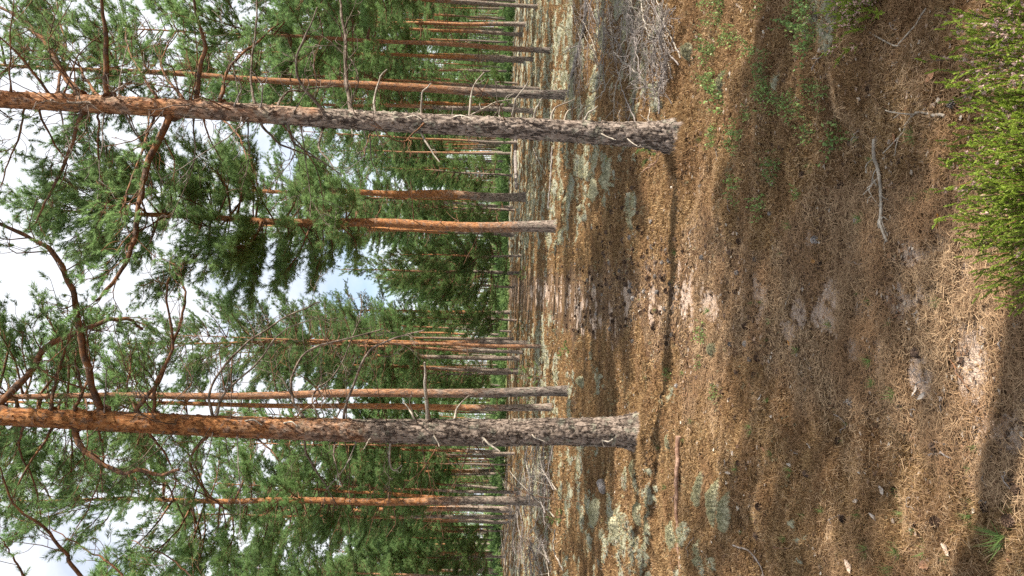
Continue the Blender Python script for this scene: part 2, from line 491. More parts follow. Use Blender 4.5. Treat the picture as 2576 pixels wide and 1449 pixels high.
def needle_litter():
    mb = MB()
    for n, y0, y1, ln, w in ((230000, 1.9, 3.3, .038, .0016), (180000, 3.2, 5.6, .042, .0022), (70000, 5.5, 10, .05, .0042)):
        x, y = scatter(n, y0, y1, 1.2, .8)
        path, lich, moss, sand, green = masks(x, y)
        keep = R.uniform(0, 1, n) < (1 - .80 * lich) * (1 - .86 * sand) * (1 - .78 * moss * smooth(3.4, 2.4, y) - .75 * moss * smooth(2.4, 3.4, y))
        keep &= R.uniform(0, 1, n) < .25 + .75 * smooth(.36, .58, fbm(x / .17, y / .15, 97, 3))
        x, y = x[keep], y[keep]; n = len(x)
        z = H(x, y) + .003 + np.abs(R.normal(0, .010, n))
        a = R.uniform(0, np.pi, n); l = ln * R.uniform(.6, 1.25, n) * .5; tilt = R.normal(0, .28, n)
        d = np.stack([np.cos(a) * np.cos(tilt), np.sin(a) * np.cos(tilt), np.sin(tilt)], -1)
        s = np.stack([-np.sin(a), np.cos(a), R.normal(0, .3, n)], -1) * w * .5
        P = np.stack([x, y, z], -1); l = l[:, None]
        bow = np.stack([-np.sin(a), np.cos(a), np.abs(R.normal(.3, .3, n))], -1) * (R.normal(0, .12, n)[:, None]) * l
        V = np.stack([P - d * l - s, P - d * l + s, P + bow + s, P + bow - s, P + d * l + s * .4, P + d * l - s * .4], 1).reshape(-1, 3)
        q = np.arange(n)[:, None] * 6
        mb.add(V, np.concatenate([q + [[0, 1, 2, 3]], q + [[3, 2, 4, 5]]]), False)
    return tag(mb.build('needle_litter', M_NLIT), kind='stuff')
needle_litter()

def blades(mb, x, y, size, n, width, up=.6, lift=0):
    z = H(x, y) + lift
    K = len(x)
    P = np.stack([x, y, z - .003], -1)
    D = np.stack([R.normal(0, .5, K), R.normal(0, .5, K), np.full(K, up)], -1)
    tufts(mb, P, D, size, n, width, R, .35, (25, 85))

def moss_cover():
    mb = MB()
    for n, y0, y1, sz, w, k in ((60000, 1.9, 3.6, .021, .0038, 7), (70000, 3.4, 6.5, .024, .0055, 6), (60000, 6.3, 12, .031, .009, 5), (34000, 12, 26, .045, .018, 4)):
        x, y = scatter(n, y0, y1, 1.15, .8)
        path, lich, moss, sand, green = masks(x, y)
        keep = R.uniform(0, 1, n) < (.10 + .90 * moss) * (1 - .9 * lich) * (1 - .95 * sand)
        x, y = x[keep], y[keep]
        blades(mb, x, y, sz * R.uniform(.7, 1.3, len(x)), k, w)
    for (mx, my, _), rt in zip(MOUNDS, (.155, .205)):     # moss and litter piled against the trunks
        a = R.uniform(0, 6.28, 2200); q = rt + np.abs(R.normal(0, .10, 2200)) - .03
        blades(mb, mx + q * np.cos(a), my + q * np.sin(a), .042 * R.uniform(.6, 1.4, 2200), 7, .006, 1.1)
    return tag(mb.build('golden_moss', M_MOSS), kind='stuff')
moss_cover()

def litter_debris():
    """crumbs of bark, cone scales and dead moss"""
    k = N('crumbs'); r = k.island()
    m = k.surf(k.ramp(r, [(0, (.035, .022, .016)), (.45, (.10, .06, .04)), (.7, (.22, .12, .065)), (.88, (.36, .30, .25)), (1.0, (.52, .47, .40))]), .85, spec=.15)
    mb = MB()
    for n, y0, y1, sz in ((7000, 1.9, 4.2, .0075), (9000, 4, 9, .011), (6000, 9, 20, .018)):
        x, y = scatter(n, y0, y1, 1.15, .8)
        keep = R.uniform(0, 1, n) < smooth(.35, .65, fbm(x / .3, y / .3, 91, 3))
        x, y = x[keep], y[keep]
        if y0 == 4:
            for mx, my, _ in MOUNDS:
                a = R.uniform(0, 6.28, 900); q = .12 + np.abs(R.normal(0, .16, 900)); x = np.append(x, mx + q * np.cos(a)); y = np.append(y, my + q * np.sin(a))
        n = len(x); z = H(x, y) + .008
        c = np.stack([x, y, z], -1)[:, None]
        a = R.uniform(0, 6.28, (n, 1)) + np.array([[0, 1.4, 2.9, 4.5]]); q = sz * R.uniform(.5, 1.5, (n, 4))
        V = c + np.stack([np.cos(a) * q * 1.3, np.sin(a) * q, R.normal(0, .4, (n, 4)) * sz], -1)
        mb.add(V.reshape(-1, 3), np.arange(n * 4).reshape(-1, 4), False)
    return tag(mb.build('litter_debris', m), kind='stuff')
litter_debris()

def lichen_cover():
    mb = MB()
    for n, y0, y1, sz, w, k in ((30000, 1.9, 4.5, .014, .0035, 7), (50000, 4.4, 8, .017, .0055, 6), (60000, 7.8, 16, .026, .011, 5), (30000, 15, 32, .05, .026, 4)):
        x, y = scatter(n, y0, y1, 1.15, .8)
        path, lich, moss, sand, green = masks(x, y)
        keep = R.uniform(0, 1, n) < np.maximum(lich, .5 * smooth(.64, .70, fbm(x / .16, y / .14, 93, 3)) * (1 - path))
        x, y = x[keep], y[keep]
        blades(mb, x, y, sz * R.uniform(.7, 1.3, len(x)), k, w, 1.0)
    return tag(mb.build('reindeer_lichen', M_LICH), kind='stuff')
lichen_cover()

def undergrowth():
    mb = MB()
    for n, y0, y1, sz in ((16000, 46, 76, .19), (12000, 70, 130, .28)):
        x, y = scatter(n, y0, y1, 1.4, .6)
        g = fbm(x / 5, y / 5, 81, 2) + .35 * fbm(x / 1.6, y / 1.6, 83, 2)
        keep = (R.uniform(0, 1, n) < smooth(.40, .62, g)) & (y + 20 * (fbm(x / 5, y / 5, 81, 2) - .5) > 52)
        x, y = x[keep], y[keep]
        z = low(x, y)
        K = len(x)
        for q in range(2):
            P = np.stack([x, y, z + R.uniform(0, .35, K)], -1)
            D = np.stack([R.normal(0, .5, K), R.normal(0, .5, K), np.full(K, .8)], -1)
            tufts(mb, P, D, sz * R.uniform(.6, 1.5, K), 9, sz * .35, R, .8, (20, 90))
    return tag(mb.build('bilberry_undergrowth', M_BILB), kind='stuff')
undergrowth()

# ------------------------------------------------------------------ pines
def make_trunk(seed, h, r0, sides=14, rows=70, bend=.055):
    rng = np.random.default_rng(seed)
    z = np.concatenate([[-.15, 0, .05, .12, .25], np.linspace(.45, h, rows)])
    p = rng.uniform(0, 6, 4)
    x = bend * (np.sin(z * .45 + p[0]) - np.sin(p[0])) * .6 + .02 * np.sin(z * 1.7 + p[1])
    y = bend * (np.sin(z * .37 + p[2]) - np.sin(p[2])) * .6 + .02 * np.sin(z * 1.5 + p[3])
    r = r0 * ((1 - z.clip(0) / (h * 1.03)) ** .72) * (1 + .38 * np.exp(-z.clip(0) / .13))
    r = r * (1 + rng.normal(0, .018, len(z)))
    mb = MB(); tube(mb, np.stack([x, y, z], -1), r, sides)
    return mb, np.stack([x, y, z], -1), r

def make_crown(seed, h, base, maxr, trunk_path, gap=.34, nbr=(3, 5), nn=26, w=.0095, size=.095, droop=.1, dense=2.1, dead=10, young=False):
    """limbs and needles of a pine crown above `base`"""
    rng = np.random.default_rng(seed)
    lb, nb = MB(), MB()
    TP, TD = [], []
    tz = trunk_path[:, 2]
    def centre(z): return np.array([np.interp(z, tz, trunk_path[:, 0]), np.interp(z, tz, trunk_path[:, 1]), z])
    z = base
    while z < h - .15:
        t = (z - base) / (h - base)
        prof = maxr * (np.sin(np.pi * (.22 + .78 * t)) ** .75) if not young else maxr * (1 - t) ** .8 * (.75 + .25 * np.exp(-t * 3)) + .1
        for b in range(int(rng.integers(nbr[0], nbr[1] + 1))):
            if rng.uniform() > .9: continue
            ln = max(.22, prof * rng.uniform(.55, 1.2))
            az = rng.uniform(0, 2 * np.pi)
            el = -droop + .95 * t ** 1.4 + rng.normal(0, .16)
            d = np.array([np.cos(az) * np.cos(el), np.sin(az) * np.cos(el), np.sin(el)])
            c = centre(z + rng.uniform(-.08, .08))
            side = np.array([-np.sin(az), np.cos(az), 0])
            P = curve([c, c + d * ln * .5 + side * rng.normal(0, .06) * ln + np.array([0, 0, rng.normal(-.02, .05) * ln]),
                       c + d * ln + np.array([0, 0, (.10 + .1 * rng.uniform()) * ln])], 6, .012 * ln, rng)
            tube(lb, P, np.linspace(.006 + .011 * ln, .004, 6), 5, False)
            m = int(max(3, ln * 8.5 * dense))
            for q in range(m):
                s = (.28 + .72 * (q + rng.uniform()) / m)
                k = min(int(s * 5), 4); f = s * 5 - k
                o = P[k] * (1 - f) + P[k + 1] * f if k + 1 < 6 else P[5]
                sg = rng.choice((-1, 1)); an = rng.uniform(.5, 1.15) * (1 - .5 * s)
                dd = d * np.cos(an) + side * sg * np.sin(an) + np.array([0, 0, rng.normal(.12, .2)])
                dd = dd / np.linalg.norm(dd)
                tl = ln * rng.uniform(.16, .34) * (1.15 - .6 * s) + .07
                e = o + dd * tl + np.array([0, 0, .12 * tl])
                tube(lb, np.array([o, (o + e) / 2 + rng.normal(0, .02, 3), e]), [.006, .005, .003], 3, False)
                g = int(max(2, tl / .085))
                for w_ in range(g):
                    fr = .3 + .7 * (w_ + 1) / g
                    TP.append(o + (e - o) * fr + rng.normal(0, .025, 3))
                    TD.append(dd + rng.normal(0, .45, 3) + np.array([0, 0, .3]))
            TP.append(P[-1]); TD.append(d + np.array([0, 0, .3]))
        z += gap * rng.uniform(.7, 1.3)
    tip = centre(h)
    for q in range(5): TP.append(tip - np.array([0, 0, .08 * q])); TD.append(np.array([rng.normal(0, .4), rng.normal(0, .4), 1]))
    z0 = max(.3, base - min(base * .75, 4.0) - .3); zz = np.linspace(z0, h - .1, 14)
    tube(lb, np.array([centre(q) for q in zz]), .004, 4, False)      # thin unseen tube added inside the trunk to join the limbs
    for q in range(dead):          # bare dead branches below the living crown
        zz = base - rng.uniform(.1, 1) ** 1.4 * min(base * .75, 4.0); az = rng.uniform(0, 6.28); ln = rng.uniform(.25, 1.0)
        c = centre(zz); d = np.array([np.cos(az), np.sin(az), rng.normal(.05, .25)])
        side = np.array([-np.sin(az), np.cos(az), 0])
        P = curve([c, c + d * ln * .5 + rng.normal(0, .05, 3), c + d * ln + np.array([0, 0, rng.normal(.05, .12)])], 6, .02, rng)
        tube(lb, P, np.linspace(.013, .004, 6), 4, False)
        for s in (2, 3, 4):
            e = P[s] + (d * .6 + side * rng.choice((-1, 1)) * .8 + rng.normal(0, .3, 3)) * ln * .3
            tube(lb, np.array([P[s], (P[s] + e) / 2 + rng.normal(0, .02, 3), e]), [.006, .005, .003], 3, False)
    tufts(nb, TP, TD, size * rng.uniform(.8, 1.25, len(TP)), nn, w, rng, .8, (25, 80))
    return lb, nb

KINDS = {}
def kind(name, seed, h, base, maxr, r0, needles=M_NEED, **kw):
    mb, path, r = make_trunk(seed, h, r0)
    lb, nb = make_crown(seed + 50, h, base, maxr, path, **kw)
    KINDS[name] = (mb.mesh('trunk', M_BARK), lb.mesh('branches', M_LIMB), nb.mesh('needles', needles), h, r0)
kind('tall', 1, 13.5, 7.6, 1.6, .12)
kind('tall2', 2, 14.2, 7.0, 1.75, .12)
kind('mid', 3, 12.5, 5.4, 1.8, .12)
kind('mid2', 4, 12.0, 4.6, 1.75, .12, dense=2.2)
kind('full', 5, 11.3, 4.5, 1.8, .12, M_NEED_LIT, dense=2.7, gap=.22, droop=.22, dead=12, size=.105, nn=26, w=.0095)
kind('sparse', 6, 13.0, 6.2, 1.6, .12, dense=1.3, gap=.45)
kind('bushy', 7, 7.6, 1.3, 1.7, .08, M_NEEDY, young=True, dense=2.1, gap=.27, droop=-.1, dead=3)
kind('bushy2', 8, 6.0, .8, 1.35, .06, M_NEEDY, young=True, dense=2.1, gap=.25, droop=-.15, dead=2)

def pine(kd, loc, label, group=None, up=None, rot=0.0, scale=1.0, girth=None, orange=1.6, name='pine_tree', cat='pine tree'):
    tr, br, ne, h, r0 = KINDS[kd]
    o = empty(name, loc, label, cat, group)
    q = Quaternion((0, 0, 1), rot)
    if up is not None: q = Vector((0, 0, 1)).rotation_difference(Vector(up).normalized()) @ q
    o.rotation_mode = 'QUATERNION'; o.rotation_quaternion = q
    o.scale = (scale,) * 3
    t = link('trunk', tr, o); t['orange_from'] = float(orange)
    if girth: t.scale = (girth / (r0 * scale), girth / (r0 * scale), 1)
    c = link('crown', ne, o)
    link('branches', br, c)
    return o

# the pines of the middle distance, each where it stands
MID = [  # v base, y base, v top, y top, width px, kind, scale, orange from, label
    (1388, 127, 800, 97, 15, 'mid2', .95, .9, 'slim pine with grey foot and orange upper trunk near the top edge of the photo'),
    (1428, 240, 520, 195, 25, 'tall', 1.0, 2.2, 'leaning pine with dark grey foot just above the nearest thick trunk in the photo'),
    (1328, 497, 790, 484, 24, 'tall', 1.0, 2.6, 'brown trunked pine beside the full crowned pine, on the nearest trunk\'s side of it'),
    (1403, 573, 620, 545, 31, 'full', 1.0, 1.3, 'orange pine with a full green crown against the sky in the middle of the photo'),
    (1292, 584, 900, 572, 20, 'tall', 1.16, 2.4, 'pine half hidden right behind the full crowned orange pine'),
    (1432, 985, 50, 990, 26, 'tall2', 1.1, 1.9, 'thicker of two straight orange pines standing next to the big lower trunk of the photo'),
    (1390, 1025, 280, 1018, 19, 'tall', 1.05, 1.7, 'thinner of two straight orange pines standing next to the big lower trunk of the photo'),
    (1354, 1259, 440, 1258, 24, 'mid', 1.15, 2.4, 'straight pine with deep orange trunk rising behind the grey brushwood'),
    (1288, 1282, 800, 1280, 18, 'tall', 1.0, 3.2, 'dull brown pine standing close behind the deep orange pine by the brushwood'),
    (1368, 872, 900, 858, 11, 'sparse', .72, .5, 'very thin pale orange pine between the path and the two straight pines'),
    (1285, 786, 900, 782, 10, 'sparse', .95, 1.9, 'slender dark footed pine standing alone at the far end of the path'),
    (1252, 1392, 860, 1391, 9, 'tall', 1.0, 1.0, 'thin bright orange pine closest to the bottom edge of the photo'),
    (1322, 62, 980, 55, 13, 'mid2', 1.0, 1.6, 'dark slim pine closest to the top edge of the photo'),
    (1302, 933, 840, 920, 16, 'mid', .95, 2.6, 'dark footed pine standing behind the small green pine sapling'),
    (1242, 1185, 850, 1188, 10, 'tall2', .95, 2.0, 'thin dark pine midway between the big lower trunk and the brushwood pine'),
    (1244, 1148, 980, 1150, 9, 'mid2', .95, 1.5, 'thin orange pine just below the big lower trunk in the photo'),
    (1272, 385, 900, 376, 10, 'mid', .95, 1.8, 'thin dark pine seen just below the nearest thick trunk in the photo'),
    (1302, 268, 870, 248, 13, 'mid2', 1.0, 1.4, 'orange pine half hidden between the leaning pine and the nearest thick trunk'),
    (1240, 1327, 900, 1325, 8, 'tall', .95, 1.9, 'thin grey pine between the brushwood pine and the bottom edge of the photo'),
]
taken = []
for i, (vb, yb, vt, yt, wpx, kd, sc, oz, lab) in enumerate(MID):
    b = G(vb, yb)
    d = b.y
    if d > 60: b = b * (60 / d); d = 60; b.z = ground_z(b.x, b.y)
    t = at(vt, yt, d)
    pine(kd, b - Vector((0, 0, .03)), lab, None, up=t - b, rot=1.3 * i, scale=sc, girth=wpx * .93 / FPX * d * .5, orange=oz)
    taken.append((b.x, b.y))

def free(x, y, r):
    return all((x - a) ** 2 + (y - b) ** 2 > r * r for a, b in taken)

# bands across the photo (by y pixel) used to say where the far trees are seen
BANDS = [(-400, 150, 'seen near the top edge of the photo'), (150, 300, 'seen above the nearest thick trunk'),
         (300, 480, 'between nearest trunk and full crowned pine'), (480, 620, 'seen behind the full crowned pine'),
         (620, 830, 'seen beyond the end of the sandy path'), (830, 1050, 'seen behind the two straight orange pines'),
         (1050, 1230, 'seen just below the big lower trunk'), (1230, 1340, 'around the deep orange brushwood pine'),
         (1340, 1900, 'seen near the bottom edge of the photo')]
def band(x, y):
    px = 724.5 - x / y * FPX
    for a, b, s in BANDS:
        if a <= px < b: return s, px
    return None, px

def far_pines(n, y0, y1, rmin, kinds, word, gaps=()):
    c = 0; tries = 0
    while c < n and tries < n * 60:
        tries += 1
        y = (y0 ** 2 + R.uniform() * (y1 ** 2 - y0 ** 2)) ** .5
        x = R.uniform(-.42, .42) * y
        b, px = band(x, y)
        if b is None or not free(x, y, rmin): continue
        if any(a <= px <= e and y < lim for a, e, lim in gaps): continue
        taken.append((x, y))
        kd = kinds[int(R.integers(len(kinds)))]
        nm = 'young_pine' if kd.startswith('bushy') else 'pine_tree'
        s = R.uniform(.82, 1.12)
        w2 = 'young pine' if nm == 'young_pine' else word
        pine(kd, (x, y, float(low(np.array([x]), np.array([y]))[0]) - .05), w2 + ' ' + b, w2 + 's ' + b,
             up=(R.normal(.012, .02), R.normal(0, .02), 1), rot=R.uniform(0, 6.28), scale=s,
             girth=R.uniform(.05, .10) if nm == 'pine_tree' else None, orange=R.uniform(2.2, 4.8), name=nm,
             cat='pine tree')
        c += 1

TALL = ['tall', 'tall2', 'mid', 'mid2', 'sparse', 'full']
far_pines(40, 22, 46, 1.6, TALL + ['mid', 'mid2'], 'slender pine of the middle wood', gaps=((600, 830, 999), (520, 600, 24), (840, 1040, 25)))
far_pines(13, 32, 55, 1.5, ['bushy', 'bushy2'], '', gaps=())
far_pines(95, 46, 80, 1.5, TALL, 'thin pine of the far wood', gaps=((600, 800, 74),))
far_pines(28, 58, 100, 1.3, ['bushy', 'bushy2'], '')
far_pines(105, 80, 135, 1.6, TALL, 'tiny pine at the back of the wood')

def distant_wood():
    lb, nb = MB(), MB()
    for q in range(560):
        y = R.uniform(110, 200); x = R.uniform(-.5, .5) * y; h = R.uniform(10, 14); r = R.uniform(1.2, 1.9)
        tube(lb, np.array([[x, y, -.3], [x, y, h * .5], [x, y, h]]), [.11, .09, .02], 5, False)
        K = 230
        t = R.uniform(0, 1, K) ** .9; a = R.uniform(0, 6.28, K); rr = r * np.sin(np.pi * (.2 + .78 * t)) * np.sqrt(R.uniform(.05, 1, K))
        P = np.stack([x + rr * np.cos(a), y + rr * np.sin(a), h * ((.36 if q % 3 else .04) + (.62 if q % 3 else .6) * t)], -1)
        D = np.stack([np.cos(a), np.sin(a), R.normal(.4, .5, K)], -1)
        tufts(nb, P, D, R.uniform(.22, .42, K), 6, .07, R, .9)
    for q in range(150):           # the same wood goes on beyond the top edge of the frame and shades the rest
        y = R.uniform(34, 120); x = .46 * y + R.uniform(0, 34); h = R.uniform(10, 14); r = R.uniform(1.3, 2.0)
        tube(lb, np.array([[x, y, -.3], [x, y, h * .5], [x, y, h]]), [.11, .09, .02], 5, False)
        K = 200
        t = R.uniform(0, 1, K) ** .9; a = R.uniform(0, 6.28, K); rr = r * np.sin(np.pi * (.2 + .78 * t)) * np.sqrt(R.uniform(.05, 1, K))
        tufts(nb, np.stack([x + rr * np.cos(a), y + rr * np.sin(a), h * (.36 + .62 * t)], -1), np.stack([np.cos(a), np.sin(a), R.normal(.4, .5, K)], -1), R.uniform(.22, .42, K), 6, .07, R, .9)
    o = nb.build('distant_wood', M_NEED); tag(o, kind='stuff')
    lb.build('trunks', M_LIMB, o)
distant_wood()

# pines that stand outside the frame and throw the shade that falls into it
for i, (x, y, kd, s, rot) in enumerate([(3.3, 1.22, 'tall', 1.0, .4), (9.4, 1.0, 'sparse', 1.0, 1.0), (9.8, 7.1, 'mid', 1.0, 2.0), (8.5, 9.2, 'sparse', 1.0, .7),
                                        (12.5, 6.2, 'tall', 1.0, .3), (11, 17.4, 'mid2', 1.0, 2.5), (14.0, 22, 'mid', 1.0, 1.5), (13, -2.5, 'mid', 1.0, 1.1),
                                        (-5.2, 9.5, 'mid', 1.0, 1.9), (-7.5, 5.5, 'tall2', 1.0, .2), (-4.2, -2.5, 'mid2', 1.0, 2.2), (4.5, -5.0, 'mid', 1.0, 2.9),
                                        (16.5, 10, 'tall2', 1.0, 2.9), (12.5, .3, 'mid', .9, .2), (12, 18.5, 'mid', 1, 1.2), (16, 26, 'mid2', 1, 2), (19, 31, 'mid', 1, 1), (22, 37, 'mid2', 1, .4), (21, 45, 'mid', 1, 2.4), (25, 50, 'mid2', 1, 2.8), (15.5, 18, 'tall', 1, .9), (19, 25, 'mid', 1, .3), (27, 58, 'mid', 1, .3), (30, 66, 'mid2', 1, 1.3), (24, 40, 'mid', 1, 1.9), (-9.5, 14, 'mid2', 1, .6), (-12, 20, 'mid', 1, 2.6)]):
    side = 'top' if x > 0 else 'bottom'
    pine(kd, (x, y, ground_z(x, y) - .03), 'pine standing just outside the %s edge of the photo' % side, 'pines outside the %s edge of the photo' % side,
         up=(.02, 0, 1), rot=rot, scale=s, girth=.095 if i == 0 else .11, orange=2.0)

# ------------------------------------------------------------------ the two near pines
def twigs(mb, P, r0, rng, level, live, TP, TD, start=.25, rate=5.0, ln=.5, spread=.9):
    """side twigs along a limb; live ones collect needle shoots"""
    L = np.linalg.norm(np.diff(P, axis=0), axis=1).sum()
    T = unit(np.gradient(P, axis=0))
    m = max(1, int(L * rate))
    for q in range(m):
        s = start + (1 - start) * (q + rng.uniform()) / m
        k = s * (len(P) - 1); i = min(int(k), len(P) - 2); f = k - i
        o = P[i] * (1 - f) + P[i + 1] * f
        t = T[i]
        sd = np.cross(t, rng.normal(size=3)); sd /= np.linalg.norm(sd)
        sd[2] *= .7
        an = rng.uniform(.5, 1.0) * spread
        d = t * np.cos(an) + sd * np.sin(an); d /= np.linalg.norm(d)
        l = ln * rng.uniform(.35, 1.1) * (1.1 - .6 * s)
        b2 = np.cross(d, rng.normal(size=3)) * .18 * l
        e = o + d * l + np.array([0, 0, rng.normal(.06, .08) * l])
        C = curve([o, (o + e) / 2 + b2, e], 6, .018 * l, rng)
        rr = max(.0022, r0 * .5 * (1 - .4 * s))
        tube(mb, C, np.linspace(rr, .0022, 6), 4, False)
        if level > 0:
            twigs(mb, C, rr, rng, level - 1, live, TP, TD, .25, rate * 1.5, l * .55, 1.0)
        if live and level <= 1 and rng.uniform() < .72:
            for w in range(2 if level == 0 else 1):
                TP.append(C[-1] - d * .05 * w); TD.append(d + rng.normal(0, .35, 3) + np.array([0, 0, .25]))

def near_trunk(name, depth, prof, seed, lab, orange):
    """a thick trunk following its measured outline, with raised bark plates"""
    rng = np.random.default_rng(seed)
    pts = [at(v, y, depth) for v, y, w in prof]; rad = [w * .95 / FPX * depth * .5 for v, y, w in prof]
    base = pts[0].copy(); base.z = ground_z(base.x, base.y)
    zs = np.array([p.z - base.z for p in pts]); xs = np.array([p.x - base.x for p in pts])
    top = 13.0
    sl = (xs[-1] - xs[-3]) / (zs[-1] - zs[-3])
    zs = np.append(zs, [8.5, top]); xs = np.append(xs, [xs[-1] + sl * (8.5 - zs[-3]), xs[-1] + sl * (top - zs[-3])])
    rs = np.append(rad, [rad[-1] * .62, .015])
    zs[0] = -.12; rs[0] *= 1.0
    z = np.concatenate([np.linspace(-.12, 6.6, 780), np.linspace(6.7, top, 90)])
    cx = np.interp(z, zs, xs); r = np.interp(z, zs, rs)
    ker = np.ones(41) / 41
    cx = np.convolve(np.pad(cx, 20, 'edge'), ker, 'valid'); r = np.convolve(np.pad(r, 20, 'edge'), ker, 'valid')
    r = r * (1 + .10 * np.exp(-np.maximum(z, 0) / .07))
    ns = 72
    th = np.arange(ns) * 2 * np.pi / ns
    Z, TH = np.meshgrid(z, th, indexing='ij')
    nu = 13
    U = TH / (2 * np.pi) * nu
    warp = .35 * (vnoise(U * 1.0 + 3, Z * 9, seed) - .5)
    f1, f2, cv = worley(U * 1.0 + warp, Z * 15 + .5 * vnoise(U * 2, Z * 14, seed + 1), seed + 2, nu)
    g1, g2, cv2 = worley(U * 2 + warp, Z * 36, seed + 4, nu * 2)
    rough = 1 - smooth(1.6, 4.2, Z) * .72
    amp = (.0115 * smooth(.0, .28, f2 - f1) * (.35 + .65 * cv) + .005 * smooth(0, .3, g2 - g1) * cv2) * rough * (r / .11)[:, None]
    RR = r[:, None] * (1 - .045 * rough) + amp + .004 * (vnoise(U * 3, Z * 30, seed + 5) - .5)
    lobes = .5 + .5 * np.cos(5 * TH + rng.uniform(0, 6) + .8 * np.sin(2 * TH + 1))
    RR = RR * (1 + .80 * np.exp(-(Z + .12) / .14) * lobes ** 1.5)
    X = cx[:, None] + RR * np.cos(TH); Y = RR * np.sin(TH)
    # knobbly branch collars
    nr = len(z)
    i = np.arange(nr - 1)[:, None] * ns; j = np.arange(ns)[None]; k = (j + 1) % ns
    F = np.stack([i + j, i + k, i + ns + k, i + ns + j], -1).reshape(-1, 4)
    mb = MB(); mb.add(np.stack([X, Y, Z], -1).reshape(-1, 3), F)
    nf = 1500                      # loose flakes of bark standing off the trunk
    zi = rng.integers(20, 780, nf); ti = rng.integers(0, ns, nf)
    C = np.stack([X, Y, Z], -1)[zi, ti]; a = th[ti]
    no = np.stack([np.cos(a), np.sin(a), 0 * a], -1); ta = np.stack([-np.sin(a), np.cos(a), 0 * a], -1); up = np.array([[0, 0, 1.0]])
    w = (.004 + .008 * rng.uniform(size=nf))[:, None]; hh = (.007 + .014 * rng.uniform(size=nf))[:, None]; lift = (.004 + .010 * rng.uniform(size=nf))[:, None]
    V = np.stack([C - ta * w - up * hh - no * .002, C + ta * w * .7 - up * hh * .8 + no * .002, C + ta * w + up * hh * .7 + no * lift, C - ta * w * .8 + up * hh + no * lift * .6], 1)
    mb.add(V.reshape(-1, 3), np.arange(nf * 4).reshape(-1, 4), False)
    root = empty(name, base, lab, 'pine tree')
    t = mb.build('trunk', M_BARK, root); t['orange_from'] = orange
    path = np.stack([cx, np.zeros_like(cx), z], -1)
    return root, t, path, r, base

PROF1 = [(1730, 346, 80), (1690, 344, 72), (1600, 339, 62), (1500, 334, 57), (1224, 318, 52), (870, 301, 49), (580, 281, 47), (290, 264, 46), (0, 250, 43)]
PROF2 = [(1628, 1085, 84), (1590, 1085, 78), (1500, 1086, 72), (1224, 1087, 66), (930, 1084, 60), (580, 1074, 55), (300, 1061, 52), (0, 1047, 46)]
b1 = G(1722, 346); b2 = G(1622, 1085)
T1, T1t, path1, rad1, base1 = near_trunk('near_pine', b1.y, PROF1, 101, 'nearest thick pine, upper in the photo, with scaly grey bark and many pale dead snags', 3.55)
T2, T2t, path2, rad2, base2 = near_trunk('near_pine', b2.y, PROF2, 202, 'big pine lower in the photo with orange upper bark and one long pale broken stub', 3.0)

def limbs(root, base, depth, path, rad, specs, seed):
    rng = np.random.default_rng(seed)
    for (kd, r0px, dz, pts) in specs:
        r0 = r0px / FPX * depth * .5
        L = len(pts)
        W = []
        for q, (v, y) in enumerate(pts):
            W.append(at(v, y, depth + dz * (q / (L - 1)) ** .9) - base)
        W[0].y *= .3
        # start inside the trunk
        zz = W[0].z; cx = np.interp(zz, path[:, 2], path[:, 0])
        s = Vector((cx + (W[0].x - cx) * .6, W[0].y, zz - .01))
        W = [s] + W
        ln = sum((W[q + 1] - W[q]).length for q in range(len(W) - 1))
        n = int(max(12, ln * 22))
        P = curve(W, n, .007 if kd == 'live' else .005, rng)
        mb = MB(); TP, TD = [], []
        rr = np.linspace(1, .34, n) * r0
        rr = rr * (1 + rng.normal(0, .07, n)); rr[0] *= 2.4; rr[1] *= 1.7; rr[2] *= 1.2
        tube(mb, P, np.maximum(rr, .0028), 8)
        if kd == 'live':
            twigs(mb, P, r0 * .5, rng, 1, True, TP, TD, .16, 7.5, min(.75, ln * .42))
            for q in range(3): TP.append(P[-1] + rng.normal(0, .03, 3)); TD.append(P[-1] - P[-4] + rng.normal(0, .1, 3))
            o = mb.build('branch', M_LIMB, root)
            nb = MB(); tufts(nb, TP, TD,   .043 * rng.uniform(.75, 1.25, len(TP)), 46, .0040, rng, 1.1, (25, 75))
            nb.build('needles', M_NEED, o)
        elif kd == 'bare':
            twigs(mb, P, r0 * .5, rng, 1, False, TP, TD, .15, 8.0, min(.7, ln * .45))
            mb.build('branch', M_LIMB, root)
        elif kd == 'grey':
            twigs(mb, P, r0 * .5, rng, 1, False, TP, TD, .18, 7.0, min(.7, ln * .45))
            mb.build('dead_branch', M_GREYL, root)
        else:
            if ln > .22: twigs(mb, P, r0 * .6, rng, 0, False, TP, TD, .3, 6.0 if ln < .6 else 3, ln * .35)
            mb.build('dead_branch', M_DEAD, root)

